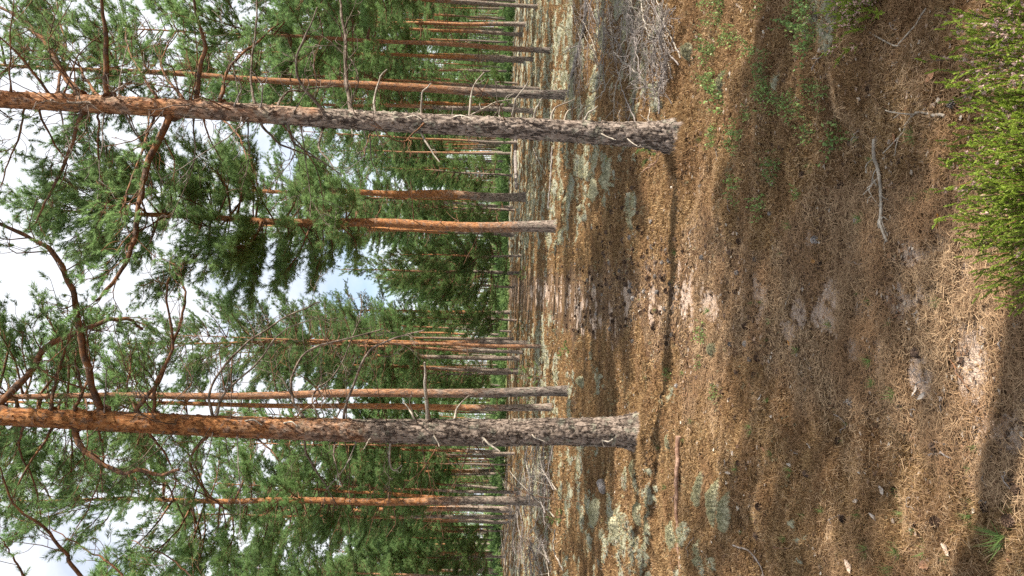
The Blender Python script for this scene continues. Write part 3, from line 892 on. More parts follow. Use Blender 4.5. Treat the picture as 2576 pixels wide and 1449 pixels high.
S1 = [('live', 20, .5, [(200, 238), (155, 180), (115, 110), (40, 40), (-40, 0)]),
      ('live', 9, -.3, [(122, 236), (90, 190), (55, 145), (10, 105), (-40, 60)]),
      ('live', 10, .9, [(142, 236), (155, 175), (165, 115), (150, 50), (140, -40)]),
      ('live', 17, -.2, [(270, 235), (267, 150), (265, 75), (255, 0), (250, -60)]),
      ('live', 9, .6, [(245, 240), (210, 190), (190, 145), (120, 80)]),
      ('live', 15, -.4, [(495, 242), (505, 165), (515, 110), (490, 25), (480, -40)]),
      ('live', 12, .7, [(557, 245), (570, 180), (600, 140), (655, 100), (700, 60)]),
      ('grey', 8, .3, [(640, 255), (632, 200), (640, 100), (645, 0), (640, -40)]),
      ('live', 8, 1.0, [(390, 238), (350, 175), (325, 125), (315, 50)]),
      ('bare', 8, .5, [(455, 240), (420, 200), (405, 150), (440, 80)]),
      ('live', 19, -.5, [(430, 290), (395, 365), (360, 450), (352, 505), (335, 600), (318, 660), (275, 720), (240, 760)]),
      ('live', 12, .6, [(205, 290), (180, 365), (140, 460), (110, 515), (90, 560)]),
      ('live', 7, .9, [(248, 290), (245, 365), (255, 450), (280, 530)]),
      ('live', 8, -.9, [(385, 300), (350, 400), (320, 490), (300, 540)]),
      ('live', 7, .4, [(100, 280), (130, 350), (170, 420), (150, 470)]),
      ('live', 7, .8, [(60, 275), (50, 340), (20, 420), (-10, 500)]),
      ('bare', 6, -.6, [(560, 300), (600, 340), (620, 400)]),
      ('bare', 7, .5, [(510, 300), (530, 350), (555, 400)]),
      ('grey', 13, .4, [(885, 285), (870, 200), (868, 100), (855, 0), (850, -50)]),
      ('grey', 10, -.4, [(830, 300), (782, 240), (750, 195), (745, 150), (770, 90), (800, 20)]),
      ('grey', 9, .8, [(700, 262), (720, 235), (770, 225), (850, 215)]),
      ('grey', 8, .3, [(725, 315), (740, 360), (800, 400), (860, 442)]),
      ('grey', 8, -.5, [(812, 325), (803, 370), (840, 420)]),
      ('grey', 8, .6, [(660, 315), (700, 360), (760, 385), (800, 400)]),
      ('dead', 9, .05, [(947, 295), (942, 250), (955, 200), (974, 175)]),
      ('dead', 8, -.1, [(1060, 283), (1062, 235), (1083, 210)]),
      ('dead', 9, .05, [(1181, 288), (1187, 225), (1217, 182)]),
      ('dead', 7, .2, [(1186, 290), (1220, 272), (1255, 255), (1290, 250)]),
      ('dead', 8, -.1, [(1257, 288), (1261, 262)]),
      ('dead', 8, -.2, [(1292, 298), (1294, 260), (1331, 200)]),
      ('dead', 8, -.1, [(1345, 297), (1350, 270), (1366, 247)]),
      ('dead', 8, .1, [(1387, 303), (1398, 270), (1445, 250)]),
      ('dead', 6, .1, [(1420, 300), (1428, 280), (1440, 275)]),
      ('dead', 8, -.1, [(1470, 305), (1480, 285), (1505, 268)]),
      ('dead', 6, -.1, [(1558, 305), (1560, 275)]),
      ('dead', 6, .2, [(1632, 308), (1634, 272)]),
      ('dead', 8, -.1, [(1054, 325), (1080, 370), (1105, 408)]),
      ('dead', 7, .1, [(947, 330), (965, 372)]),
      ('dead', 7, -.1, [(878, 310), (890, 340)]),
      ('dead', 6, .1, [(1179, 325), (1180, 355)]),
      ('dead', 6, -.25, [(1500, 330), (1530, 345), (1550, 350)]),
      ('dead', 6, -.25, [(1570, 340), (1600, 368)]),
      ('dead', 7, -.25, [(1130, 300), (1160, 290), (1190, 300)]),
      ('dead', 5, -.25, [(1000, 305), (1040, 290), (1060, 300)])]
S2 = [('live', 20, -.5, [(253, 1025), (235, 975), (210, 885), (195, 800), (180, 725), (140, 645), (100, 610), (0, 565), (-40, 540)]),
      ('live', 20, .5, [(-5, 1020), (75, 940), (115, 875), (200, 835), (275, 805), (325, 805), (360, 830)]),
      ('live', 11, .8, [(130, 1020), (145, 940), (180, 835), (200, 770)]),
      ('live', 12, .3, [(345, 1030), (400, 960), (430, 875), (460, 790), (465, 725), (440, 680)]),
      ('bare', 11, -.4, [(388, 1030), (393, 965), (435, 870), (420, 755), (425, 700)]),
      ('grey', 9, .4, [(535, 1045), (530, 975), (600, 880), (708, 805), (800, 760)]),
      ('grey', 7, -.3, [(545, 1045), (565, 990), (650, 910), (708, 835), (790, 800)]),
      ('live', 11, .9, [(190, 1022), (205, 985), (190, 905), (195, 870)]),
      ('live', 18, -.3, [(190, 1085), (205, 1125), (240, 1155), (305, 1190), (350, 1182), (400, 1195), (450, 1180)]),
      ('live', 9, .5, [(520, 1100), (485, 1140), (485, 1185), (530, 1250), (580, 1290)]),
      ('live', 8, -.3, [(130, 1080), (60, 1190), (20, 1280)]),
      ('live', 8, .7, [(60, 1075), (50, 1130), (90, 1220), (100, 1300)]),
      ('live', 7, 1.0, [(250, 1090), (260, 1160), (230, 1260), (180, 1350)]),
      ('bare', 8, .6, [(380, 1095), (420, 1150), (440, 1220), (400, 1290)]),
      ('bare', 7, -.5, [(650, 1105), (680, 1130), (700, 1160)]),
      ('grey', 9, .3, [(762, 1048), (735, 1005), (735, 945), (780, 880), (900, 845), (960, 830)]),
      ('grey', 9, -.4, [(865, 1052), (875, 1005), (925, 890), (980, 855), (1068, 830)]),
      ('grey', 6, .7, [(800, 1050), (790, 990), (850, 930), (905, 800), (908, 740)]),
      ('grey', 8, .2, [(765, 1100), (775, 1150), (820, 1220), (850, 1280)]),
      ('grey', 7, -.4, [(845, 1105), (840, 1150), (860, 1225)]),
      ('dead', 15, -.2, [(1077, 1050), (1070, 975), (1070, 912)]),
      ('dead', 8, .2, [(1144, 1052), (1155, 1020), (1180, 995)]),
      ('dead', 8, -.3, [(1085, 1078), (1105, 1125)]),
      ('dead', 8, -.3, [(940, 1088), (915, 1130)]),
      ('dead', 8, .0, [(982, 1108), (985, 1180), (1010, 1172)]),
      ('dead', 10, -.35, [(1210, 1085), (1225, 1112), (1258, 1138)]),
      ('dead', 6, -.35, [(1330, 1085), (1345, 1100), (1370, 1110)]),
      ('dead', 7, -.3, [(1500, 1095), (1520, 1110), (1540, 1105)]),
      ('dead', 7, .3, [(1040, 1050), (1030, 1030), (1015, 1010)]),
      ('dead', 6, -.3, [(700, 1070), (730, 1060), (750, 1075)]),
      ('dead', 6, -.3, [(600, 1065), (640, 1055), (660, 1070)])]
limbs(T1, base1, b1.y, path1, rad1, S1, 7)
limbs(T2, base2, b2.y, path2, rad2, S2, 8)
def fine_twigs(root, path, rad, n, seed):
    """thin brittle dead twigs left all along the bare trunk"""
    rng = np.random.default_rng(seed)
    for q in range(n):
        z = rng.uniform(1.3, 5.6); a = rng.uniform(0, 6.28); l = rng.uniform(.25, .95)
        c = np.array([np.interp(z, path[:, 2], path[:, 0]), 0, z]); r = np.interp(z, path[:, 2], rad)
        d = np.array([math.cos(a), math.sin(a), rng.normal(.05, .35)]); o = c + d * [r * .8, r * .8, 0]
        C = curve([o, o + d * l * .5 + rng.normal(0, .05, 3), o + d * l + rng.normal(0, .09, 3) + [0, 0, .12 * l]], 14, .006, rng)
        mb = MB(); r0 = rng.uniform(.004, .0075); rr = np.linspace(r0, .0022, 14); rr[0] *= 1.9; tube(mb, C, rr, 5)
        twigs(mb, C, r0 * .7, rng, 1, False, [], [], .2, 6.5, l * .5)
        mb.build('dead_branch', (M_GREYL, M_DEADD, M_LIMB)[q % 3], root)
fine_twigs(T1, path1, rad1, 52, 61)
fine_twigs(T2, path2, rad2, 34, 62)
for root, path, sd, lo in ((T1, path1, 31, 6.2), (T2, path2, 32, 7.0)):   # their crowns, above the frame
    lb, nb = make_crown(sd, 12.9, lo, 1.7, path, dead=0)
    c = nb.build('crown', M_NEED, root); lb.build('branches', M_LIMB, c)

# limbs reaching in from a pine beyond the edge: part of that pine's own crown
def edge_pine():
    b = Vector((-2.95, 6.6, ground_z(-2.95, 6.6)))
    root = empty('near_pine', b, 'pine just outside the bottom edge whose long dark limbs reach into the sky corner', 'pine tree')
    mb, path, r = make_trunk(77, 12.5, .13, 20, 90)
    t = mb.build('trunk', M_BARK, root); t['orange_from'] = 2.6
    rng = np.random.default_rng(5)
    for (r0, dz, pts) in [(.022, -.2, [(330, 1600), (190, 1430), (160, 1385), (95, 1315), (30, 1265), (0, 1175), (-30, 1150)]),
                          (.014, .5, [(420, 1600), (300, 1440), (210, 1380), (130, 1330)]),
                          (.014, -.3, [(150, 1600), (60, 1450), (20, 1380), (-20, 1330)]),
                          (.012, .7, [(560, 1600), (480, 1450), (400, 1390), (330, 1360)])]:
        W = [at(v, y, 6.6 + dz * q / len(pts)) - b for q, (v, y) in enumerate(pts)]
        z0 = W[0].z - .1
        W = [Vector((0, 0, z0))] + W
        P = curve(W, 40, .008, rng); m2 = MB(); TP, TD = [], []
        tube(m2, P, np.linspace(r0, .004, 40), 7)
        twigs(m2, P, r0 * .5, rng, 1, True, TP, TD, .35, 4.5, .6)
        o = m2.build('branch', M_LIMB, root); nb = MB()
        tufts(nb, TP, TD, .055 * rng.uniform(.8, 1.2, len(TP)), 34, .0042, rng, 1.3, (25, 70)); nb.build('needles', M_NEED, o)
    lb, nb = make_crown(41, 12.4, 6.6, 1.6, path, dead=0)
    c = nb.build('crown', M_NEED, root); lb.build('branches', M_LIMB, c)
edge_pine()

# ------------------------------------------------------------------ heather
def heather(v, y, depth_hint, nst, height, spread, flowers, lab, seed, lean=(0, 0)):
    rng = np.random.default_rng(seed)
    p = flat(v, y) if depth_hint is None else at(v, y, depth_hint)
    b = Vector((p.x, p.y, ground_z(p.x, p.y)))
    root = empty('heather_bush', b, lab, 'heather', None)
    st, lf, fl = MB(), MB(), MB()
    LP, LD, FP, FD = [], [], [], []
    for q in range(nst):
        a = rng.uniform(0, 6.28); rr = spread * math.sqrt(rng.uniform(.0, 1))
        o = np.array([rr * .55 * math.cos(a), rr * .55 * math.sin(a), -.02])
        o[2] += ground_z(b.x + o[0], b.y + o[1]) - b.z
        h = height * rng.uniform(.62, 1.10)
        e = o + np.array([math.cos(a) * rr * .8 + rng.normal(lean[0], .05), math.sin(a) * rr * .8 + rng.normal(lean[1], .05), h * (1 - .35 * (rr / spread) ** 2)])
        C = curve([o, (o * .55 + e * .45) + np.array([0, 0, -.03]) + rng.normal(0, .015, 3), e], 12, .003, rng)
        tube(st, C, np.linspace(.0022, .0008, 12), 4, False)
        T = unit(np.gradient(C, axis=0))
        flowering = flowers and rng.uniform() < flowers
        m = 17
        for w in range(m):
            s = .30 + .70 * (w + rng.uniform()) / m
            k = min(int(s * 11), 10)
            o2 = C[k] + (C[k + 1] - C[k]) * (s * 11 - k) if k < 11 else C[-1]
            sd = rng.normal(size=3); d = T[k] * 1.0 + sd * .36; d /= np.linalg.norm(d)
            sl = .034 * rng.uniform(.5, 1.2) * (1.25 - .7 * s)
            for z in range(4): LP.append(o2 + d * sl * z / 3); LD.append(d)
            if flowering and .4 < s < .93:
                for z in range(3): FP.append(o2 + d * .006 + rng.normal(0, .004, 3)); FD.append(sd)
        LP.append(C[-1] - T[-1] * .008); LD.append(T[-1])
    tufts(lf, LP, LD, .0065, 11, .0030, rng, 1.6, (20, 60))
    o = st.build('stems', M_LIMB, root); lf.build('leaves', M_HEATH, root)
    if FP:
        tufts(fl, FP, FD, .0060, 9, .0056, rng, .3, (10, 120)); fl.build('flowers', M_FLOW, root)
    return root
heather(2578, 540, 1.76, 200, .385, .15, .10, 'yellow green heather bush without flowers at the photo\'s right edge', 1, (-.01, .0))
heather(2580, 390, 1.72, 240, .425, .17, .2, 'tall heather bush in the middle of the clump at the photo\'s right edge', 2)
heather(2585, 130, 1.70, 200, .425, .19, .85, 'heather bush with rows of pale pink flowers in the photo\'s upper right corner', 3, (.0, .03))
heather(2190, 8, 3.02, 45, .15, .10, .8, 'small pink flowering heather sprig at the top edge of the photo', 4)

# ------------------------------------------------------------------ small plants
def leaf_plant(seed, n, height, spread, leaf):
    rng = np.random.default_rng(seed); st, lf = MB(), MB(); P, D = [], []
    for q in range(n):
        a = rng.uniform(0, 6.28); r = spread * math.sqrt(rng.uniform())
        o = np.array([r * math.cos(a), r * math.sin(a), -.015]); h = height * rng.uniform(.5, 1.1)
        e = o + np.array([rng.normal(0, .02), rng.normal(0, .02), h])
        tube(st, np.array([o, (o + e) / 2 + rng.normal(0, .004, 3), e]), [.0016, .0013, .001], 4, False)
        tube(st, np.array([[0, 0, -.03], [o[0] * .5, o[1] * .5, -.028], o]), .0015, 4, False)
        for w in range(7):
            P.append(o + (e - o) * (.3 + .7 * w / 6)); D.append(np.array([rng.normal(0, 1), rng.normal(0, 1), .7]))
    P = np.array(P); D = unit(np.array(D)); K = len(P)
    S = unit(np.cross(D, rng.normal(size=(K, 3)))) * leaf * .3
    l = leaf * rng.uniform(.7, 1.2, K)[:, None]
    V = np.stack([P, P + D * l * .5 + S, P + D * l, P + D * l * .5 - S], 1).reshape(-1, 3)
    lf.add(V, np.arange(K * 4).reshape(-1, 4), False)
    return st.mesh('stems', M_LIMB), lf.mesh('leaves', M_LEAF)
PLANTS = [leaf_plant(1, 16, .085, .07, .017), leaf_plant(2, 10, .07, .045, .015), leaf_plant(3, 24, .09, .10, .016)]

def sprout(seed, n, ln):
    rng = np.random.default_rng(seed); mb = MB()
    D = unit(np.stack([rng.normal(0, .6, n), rng.normal(0, .6, n), np.full(n, .7)], -1))
    tufts(mb, np.zeros((n, 3)) + rng.normal(0, .008, (n, 3)), D, ln, 8, .0022, rng, .4, (10, 50))
    return mb.mesh('needles', M_NEEDY)
SPROUTS = [sprout(1, 5, .045), sprout(2, 7, .05), sprout(3, 3, .04)]

def put_plant(v, y, which, s, label, group):
    p = G(v, y); o = empty('lingonberry_plant', p, label, 'plant', group)
    a, b = PLANTS[which]; link('stems', a, o); link('leaves', b, o)
    o.scale = (s,) * 3; o.rotation_euler = (0, 0, R.uniform(0, 6.28)); return o
def put_sprout(v, y, which, s, label, group):
    p = G(v, y); o = link('grass_sprout', SPROUTS[which]); o.location = p; tag(o, label, 'sprout', group)
    o.scale = (s,) * 3; o.rotation_euler = (0, 0, R.uniform(0, 6.28)); return o

g1 = 'low leafy plants in the shade near the photo\'s top edge'
for q in range(40):
    put_plant(R.uniform(1760, 2110), np.clip(R.normal(140, 120), -20, 340), int(R.integers(3)), R.uniform(.7, 1.25), 'low green leafy plant among grey lichen near the photo\'s top edge', g1)
for q, (v, y, s, lab) in enumerate([(1815, 250, 1.6, 'largest leafy green plant beside pale lichen, to the right of the nearest trunk\'s foot'), (1800, 215, 1.3, 'leafy green plant next to the largest plant by pale lichen'),
                                    (1955, 420, 1.0, 'dark green leafy plant in shade right of the nearest trunk\'s foot'), (1928, 520, 1.0, 'bright green leafy plant at the shade\'s edge toward the photo\'s middle'),
                                    (2008, 487, .8, 'small dark green plant lying deepest in the shaded litter'), (1862, 475, 1.0, 'pale green leafy plant on the golden moss beside the shade'),
                                    (1775, 845, 1.0, 'bright green leafy plant next to a grey lichen cushion left of the sand patch'), (1765, 905, .9, 'yellowish green leafy plant on sunlit moss between cones'),
                                    (1805, 990, .8, 'dark green leafy plant on needles straight in front of the big lower trunk'), (2040, 330, .9, 'green leafy plant in line with the nearest trunk, in shaded moss'),
                                    (1960, 245, 1.0, 'grey green leafy plant on the border of the shaded moss'), (1675, 940, .7, 'tiny leafy plant beside the trunk shadow')]):
    put_plant(v, y, q % 3, s, lab, None)
for q in range(85):
    v = R.uniform(1500, 2560); y = R.uniform(330, 1440)
    if v > 2380 and y < 800: continue
    put_sprout(v, y, int(R.integers(3)), R.uniform(.6, 1.2), 'tiny green sprout poking out of the brown needle litter', 'green sprouts in the needle litter')

def sapling(name, v, y, h, seed, lab, dens=1.0):
    rng = np.random.default_rng(seed)
    p = G(v, y); root = empty(name, p, lab, 'young tree')
    st, nb = MB(), MB(); TP, TD = [], []
    C = curve([(0, 0, -.03), (rng.normal(0, .02), rng.normal(0, .02), h * .5), (rng.normal(0, .04), rng.normal(0, .03), h)], 10, .003, rng)
    tube(st, C, np.linspace(.004 + .006 * h, .003, 10), 5)
    z = .18 * h
    while z < h * .97:
        t = z / h
        for q in range(int(rng.integers(2, 5))):
            a = rng.uniform(0, 6.28); l = h * .42 * (1 - t) + .06 * min(1, h / .3); l *= rng.uniform(.6, 1.1)
            o = np.array([np.interp(z, C[:, 2], C[:, 0]), np.interp(z, C[:, 2], C[:, 1]), z])
            e = o + np.array([math.cos(a) * l, math.sin(a) * l, l * .45])
            tube(st, np.array([o, (o + e) / 2 + [0, 0, -.03 * l], e]), [.004, .003, .002], 4, False)
            for w in range(int(2 + l * 12 * dens)):
                TP.append(o + (e - o) * rng.uniform(.35, 1)); TD.append((e - o) + rng.normal(0, .3 * l, 3) + [0, 0, .3 * l])
        z += h * .16
    for q in range(3): TP.append(C[-1]); TD.append([rng.normal(0, .2), rng.normal(0, .2), 1])
    tufts(nb, TP, TD, .05 * min(1, .35 + h) * rng.uniform(.8, 1.2, len(TP)), 22, .004, rng, .9, (25, 70))
    st.build('stem', M_LIMB, root); nb.build('needles', M_NEEDY, root)
sapling('pine_sapling', 1385, 948, .95, 1, 'small bright green pine sapling beside the foot of the thicker straight pine')
sapling('pine_sapling', 1352, 1005, .55, 2, 'low green pine sapling between the two straight orange pines')
sapling('pine_sapling', 1345, 925, .5, 3, 'knee high pine sapling behind the bright green sapling')
sapling('pine_sapling', 1700, 378, .24, 4, 'little bright green pine seedling leaning on the foot of the nearest trunk', 1.6)
sapling('pine_sapling', 1425, 1300, .32, 5, 'little green pine seedling inside the grey brushwood')
sapling('pine_sapling', 1445, 880, .22, 6, 'dull green seedling in dry moss next to the path')
sapling('pine_sapling', 1332, 690, .5, 7, 'low wide yellow green juniper clump beside the far path', 2.2)
sapling('pine_sapling', 1328, 820, .35, 8, 'low yellow green seedling at the far bend of the path', 2.2)
put_sprout(2528, 1355, 1, 1.7, 'single fresh green pine seedling in the photo\'s lower right corner', None)

# ------------------------------------------------------------------ cones, leaves, bark flakes
def cone_mesh(seed, m):
    rng = np.random.default_rng(seed); mb = MB(); L = .042
    prof = np.array([[0, .004], [.2, .0105], [.5, .0115], [.8, .0075], [1, .002]])
    zz = np.linspace(0, 1, 7)
    tube(mb, np.stack([zz * 0, zz * 0, zz * L], -1), np.interp(zz, prof[:, 0], prof[:, 1]) * .7, 8)
    n = 52
    for q in range(n):
        t = q / n; a = q * 2.39996; r = np.interp(t, prof[:, 0], prof[:, 1])
        d = np.array([math.cos(a), math.sin(a), .45]); s = np.array([-math.sin(a), math.cos(a), 0])
        o = np.array([math.cos(a) * r * .5, math.sin(a) * r * .5, t * L])
        ln = r * 1.25 + .002; w = .0042 + r * .15
        V = np.array([o - s * w * .5, o + s * w * .5, o + d * ln + s * w, o + d * ln * 1.12 + [0, 0, .0015], o + d * ln - s * w,
                      o + d * ln * .9 + [0, 0, -.0018]])
        mb.add(V, [(0, 1, 2), (0, 2, 3), (0, 3, 4), (0, 4, 5), (5, 1, 0), (5, 2, 1)] if False else [(0, 1, 2), (0, 2, 3), (0, 3, 4), (4, 3, 5), (3, 2, 5)], False)
    return mb.mesh('pine_cone', m)
CONES = [cone_mesh(1, M_CONE), cone_mesh(2, M_CONE), cone_mesh(3, M_CONEG)]
def put_cone(v, y, lab, grp, big=1.0):
    p = G(v, y); k = int(R.choice(3, p=[.45, .4, .15])); o = link('pine_cone', CONES[k])
    o.location = p + Vector((0, 0, .010)); o.rotation_euler = (R.uniform(1.2, 1.9), R.uniform(0, 6.28), R.uniform(0, 6.28))
    o.scale = ((big if big < .9 else big * .82) * R.uniform(.8, 1.15),) * 3
    tag(o, lab, 'pine cone', grp)
for q in range(220):
    v = R.uniform(1370, 1690); y = np.clip(R.normal(690, 105), 430, 1000)
    put_cone(v, y, 'small dark pine cone strewn on the far needle covered path', 'cones strewn on the far path', 1.4)
for q in range(52):
    v = R.uniform(1660, 1900); y = np.clip(R.normal(780, 200), 420, 1250)
    put_cone(v, y, 'dark open pine cone in the sunny strip around the sand patch', 'cones in the sunny strip', .78)
for v, y, b in [(2320, 890, 1), (2180, 235, 1.3), (2165, 560, 1), (2210, 595, 1), (1940, 540, 1), (2015, 450, 1), (2120, 370, 1), (2110, 455, 1), (2060, 610, 1), (1990, 645, 1),
                (2065, 660, 1), (2470, 1290, 1), (2535, 1310, 1.1), (2555, 1230, 1), (2345, 1315, 1), (2560, 1245, 1), (1885, 1040, 1), (1860, 1165, 1), (2600 - 240, 1108, 1.1), (2030, 1200, 1),
                (1935, 1275, 1), (2225, 1230, 1), (1915, 1345, 1), (2145, 1000, 1), (1900, 905, 1), (1840, 630, 1), (1850, 730, 1), (2130, 1315, 1), (2085, 1100, 1), (2400, 250, 1), (1960, 930, 1), (2270, 1020, 1)]:
    put_cone(v, y, 'open pine cone lying in the foreground needle litter', 'cones in the foreground litter', b)

def leaf_mesh(seed, ln, wd, m, curl=.3):
    rng = np.random.default_rng(seed); mb = MB(); n = 9; V = []
    for q in range(n):
        t = q / (n - 1); w = wd * math.sin(math.pi * (t * .94 + .03)) ** .8 * (1 + rng.normal(0, .08))
        z = curl * ln * (t - .5) ** 2 + rng.normal(0, .001)
        for s in (-1, -.5, 0, .5, 1): V.append((ln * (t - .5), w * .5 * s, z + curl * wd * .5 * s * s))
    F = [(a * 5 + c, a * 5 + c + 1, a * 5 + c + 6, a * 5 + c + 5) for a in range(n - 1) for c in range(4)]
    V = np.array(V); V2 = V - [0, 0, .0006]
    mb.add(V, F); mb.add(V2, [f[::-1] for f in F])
    return mb.mesh('fallen_leaf', m)
def plain(name, a, b, sc=60):
    k = N(name); return k.surf(k.mix(k.noise(sc, 3), a, b), .7, spec=.2)
M_LBR = plain('brown_leaf', (.34, .16, .085), (.55, .32, .20)); M_LOR = plain('orange_leaf', (.50, .22, .05), (.68, .38, .12)); M_LPA = plain('pale_leaf', (.42, .31, .24), (.60, .48, .38))
M_FLK = plain('pale_bark_flake', (.34, .29, .25), (.56, .51, .46))
for q, (v, y, ln, m, lab) in enumerate([(2250, 348, .055, M_LBR, 'large curled brown leaf by the lichen covered twig'), (2377, 557, .05, M_LOR, 'bright orange yellow leaf beside the heather'),
                                        (2402, 1382, .055, M_LPA, 'pale brown dry leaf near the photo\'s lower right corner'), (2365, 195, .045, M_LBR, 'reddish leaf under the flowering heather'),
                                        (2295, 238, .04, M_LPA, 'grey curled leaf in the shaded moss'), (2335, 1420, .06, M_LBR, 'rust brown leaf on edge at the photo\'s bottom edge'),
                                        (1925, 1130, .05, M_LBR, 'brown leaf in the shade in front of the big lower trunk'), (2050, 658, .035, M_LOR, 'small orange leaf in the middle of the shaded litter'),
                                        (1655, 735, .06, M_LOR, 'orange leaf lying on the far path'), (2150, 1425, .06, M_LPA, 'pale twisted leaf at the photo\'s bottom edge'),
                                        (1490, 1172, .05, M_LOR, 'orange leaf in the golden moss'), (1985, 862, .04, M_LOR, 'rusty small leaf near the sandy spots'), (2560, 1410, .032, M_LBR, 'ochre leaf in the corner by the shadow')]):
    o = link('fallen_leaf', leaf_mesh(q, ln, ln * .5, m)); o.location = G(v, y) + Vector((0, 0, .012))
    o.rotation_euler = (R.normal(.2, .4), R.normal(0, .4), R.uniform(0, 6.28)); tag(o, lab, 'leaf')
FL = [leaf_mesh(40 + q, .045, .016, M_FLK, .5) for q in range(3)]
for q, (v, y) in enumerate([(1925, 1000), (1948, 1048), (2300, 985), (2318, 996), (2230, 1052), (2035, 1125), (1850, 1140), (1835, 1165), (2185, 1300), (1990, 1170), (1838, 1190), (2205, 1235), (1870, 1210), (2160, 1260)]):
    o = link('bark_flake', FL[q % 3]); o.location = G(v, y) + Vector((0, 0, .012)); o.rotation_euler = (R.normal(0, .3), R.normal(0, .3), R.uniform(0, 6.28))
    tag(o, 'pale flake of bark lying on the needles', 'bark flake', 'pale bark flakes on the needles')

# lichen cushions that stand out one by one
def cushion(v, y, rx, ry, hgt, seed, lab):
    rng = np.random.default_rng(seed); p = G(v, y)
    n, m = 40, 60
    t = np.linspace(0.001, 1, n)[:, None]; a = (np.arange(m) * 2 * np.pi / m)[None]
    X, Y = t * np.cos(a), t * np.sin(a)
    edge = 1 + .35 * (fbm(np.cos(a) * 1.3 + seed, np.sin(a) * 1.3 + 5, seed, 3) - .5)
    X, Y = X * edge * rx, Y * edge * ry
    Z = hgt * np.sqrt(np.clip(1 - t ** 2.4, 0, 1)) + 0 * X
    f1, f2, cv = worley((p.x + X) * 42, (p.y + Y) * 42, seed)
    Z = Z + (.5 - f1) * .028 + (fbm((p.x + X) * 90, (p.y + Y) * 90, seed, 2) - .5) * .008 - .012
    Z = Z + (H(p.x + X, p.y + Y) - p.z)
    V = np.stack([X + 0 * Z, Y + 0 * Z, Z], -1).reshape(-1, 3)
    i = np.arange(n - 1)[:, None] * m; j = np.arange(m)[None]; k = (j + 1) % m
    mb = MB(); mb.add(V, np.stack([i + j, i + m + j, i + m + k, i + k], -1).reshape(-1, 4))
    P = V + [0, 0, .001]; sel = rng.uniform(size=len(P)) < .8
    D = np.stack([rng.normal(0, .5, len(P)), rng.normal(0, .5, len(P)), np.ones(len(P))], -1)
    o = mb.build('lichen_cushion', M_LICH2); o.location = p; tag(o, lab, 'lichen')
    tb = MB(); tufts(tb, P[sel], D[sel], .010, 5, .0035, rng, .4, (20, 80)); tb.build('tips', M_LICH, o)
k = N('lichen_cushion'); nb_ = k.noise(55, 4, .65)
M_LICH2 = k.surf(k.mix(k.ramp(nb_, [(.3, 0.0), (.65, 1.0)]), (.17, .165, .11), (.56, .53, .36)), .95, nb_, .012, spec=.08)
for q, (v, y, rx, ry, h, lab) in enumerate([
        (1738, 130, .085, .07, .045, 'round grey lichen cushion next to the pale branch tangle'), (1842, 1290, .16, .10, .05, 'large grey lichen cushion in front, below the big lower trunk'),
        (1800, 1265, .20, .06, .04, 'long narrow lichen cushion behind the large grey one'), (1795, 880, .06, .06, .03, 'small grey lichen cushion beside the bright green plant'),
        (1525, 90, .32, .20, .07, 'wide pale yellow lichen cushion near the top edge, behind the branch tangle'), (1500, 480, .22, .30, .05, 'pale lichen cushion on the open moss between the nearest trunk and the path'),
        (1545, 440, .28, .22, .05, 'sunlit lichen cushion just behind the nearest trunk'), (1470, 420, .25, .3, .06, 'farther lichen cushion behind the nearest trunk'),
        (1612, 1290, .17, .16, .04, 'cream lichen cushion beside the shadow near the bottom edge'), (1500, 1290, .26, .2, .05, 'grey lichen cushion beyond the rotten wood lump'),
        (1756, 1230, .16, .08, .035, 'lichen cushion touching the reddish broken branch'), (1560, 1330, .2, .16, .05, 'cream lichen cushion nearest the bottom edge'),
        (1690, 1350, .15, .12, .035, 'lichen cushion behind the reddish branch near the bottom edge'), (1690, 1110, .08, .10, .03, 'small lichen cushion at the torn tip of the reddish branch'),
        (1460, 960, .12, .35, .05, 'pale lichen cushion close to the foot of the thicker straight pine'), (1500, 260, .2, .2, .05, 'lichen cushion beside the grey fallen branch'),
        (1820, 205, .10, .08, .035, 'pale lichen cushion beside the largest leafy plant'), (1770, 1390, .12, .08, .03, 'lichen cushion at the bottom edge in front of the reddish branch'),
        (1600, 1180, .12, .12, .03, 'small lichen cushion in the mossy strip beside the big lower trunk')]):
    cushion(v, y, rx * .78, ry * .78, h * 1.5, 300 + q, lab)

# ------------------------------------------------------------------ fallen wood
def fallen(name, pts, r0, r1, m, lab, seed, lift=.01, tw=0, twl=.2, group=None, parent_z=None, jit=.006):
    """pts: (v, y) on the ground, or (v, y, height above it)"""
    rng = np.random.default_rng(seed); W = []
    for q in pts:
        g = G(q[0], q[1]); g.z += lift + r0 * .6 + (q[2] if len(q) > 2 else 0)
        W.append(g)
    o0 = W[0].copy()
    ln = sum((W[q + 1] - W[q]).length for q in range(len(W) - 1)); n = int(max(10, ln * 26))
    P = curve([w - o0 for w in W], n, jit, rng); mb = MB()
    rr = np.linspace(r0, r1, n) * (1 + rng.normal(0, .09, n))
    tube(mb, P, rr, 8)
    if tw: twigs(mb, P, r0 * .6, rng, 1, False, [], [], .12, tw / max(ln, .1), twl)
    o = mb.build(name, m); o.location = o0; return tag(o, lab, 'branch', group)

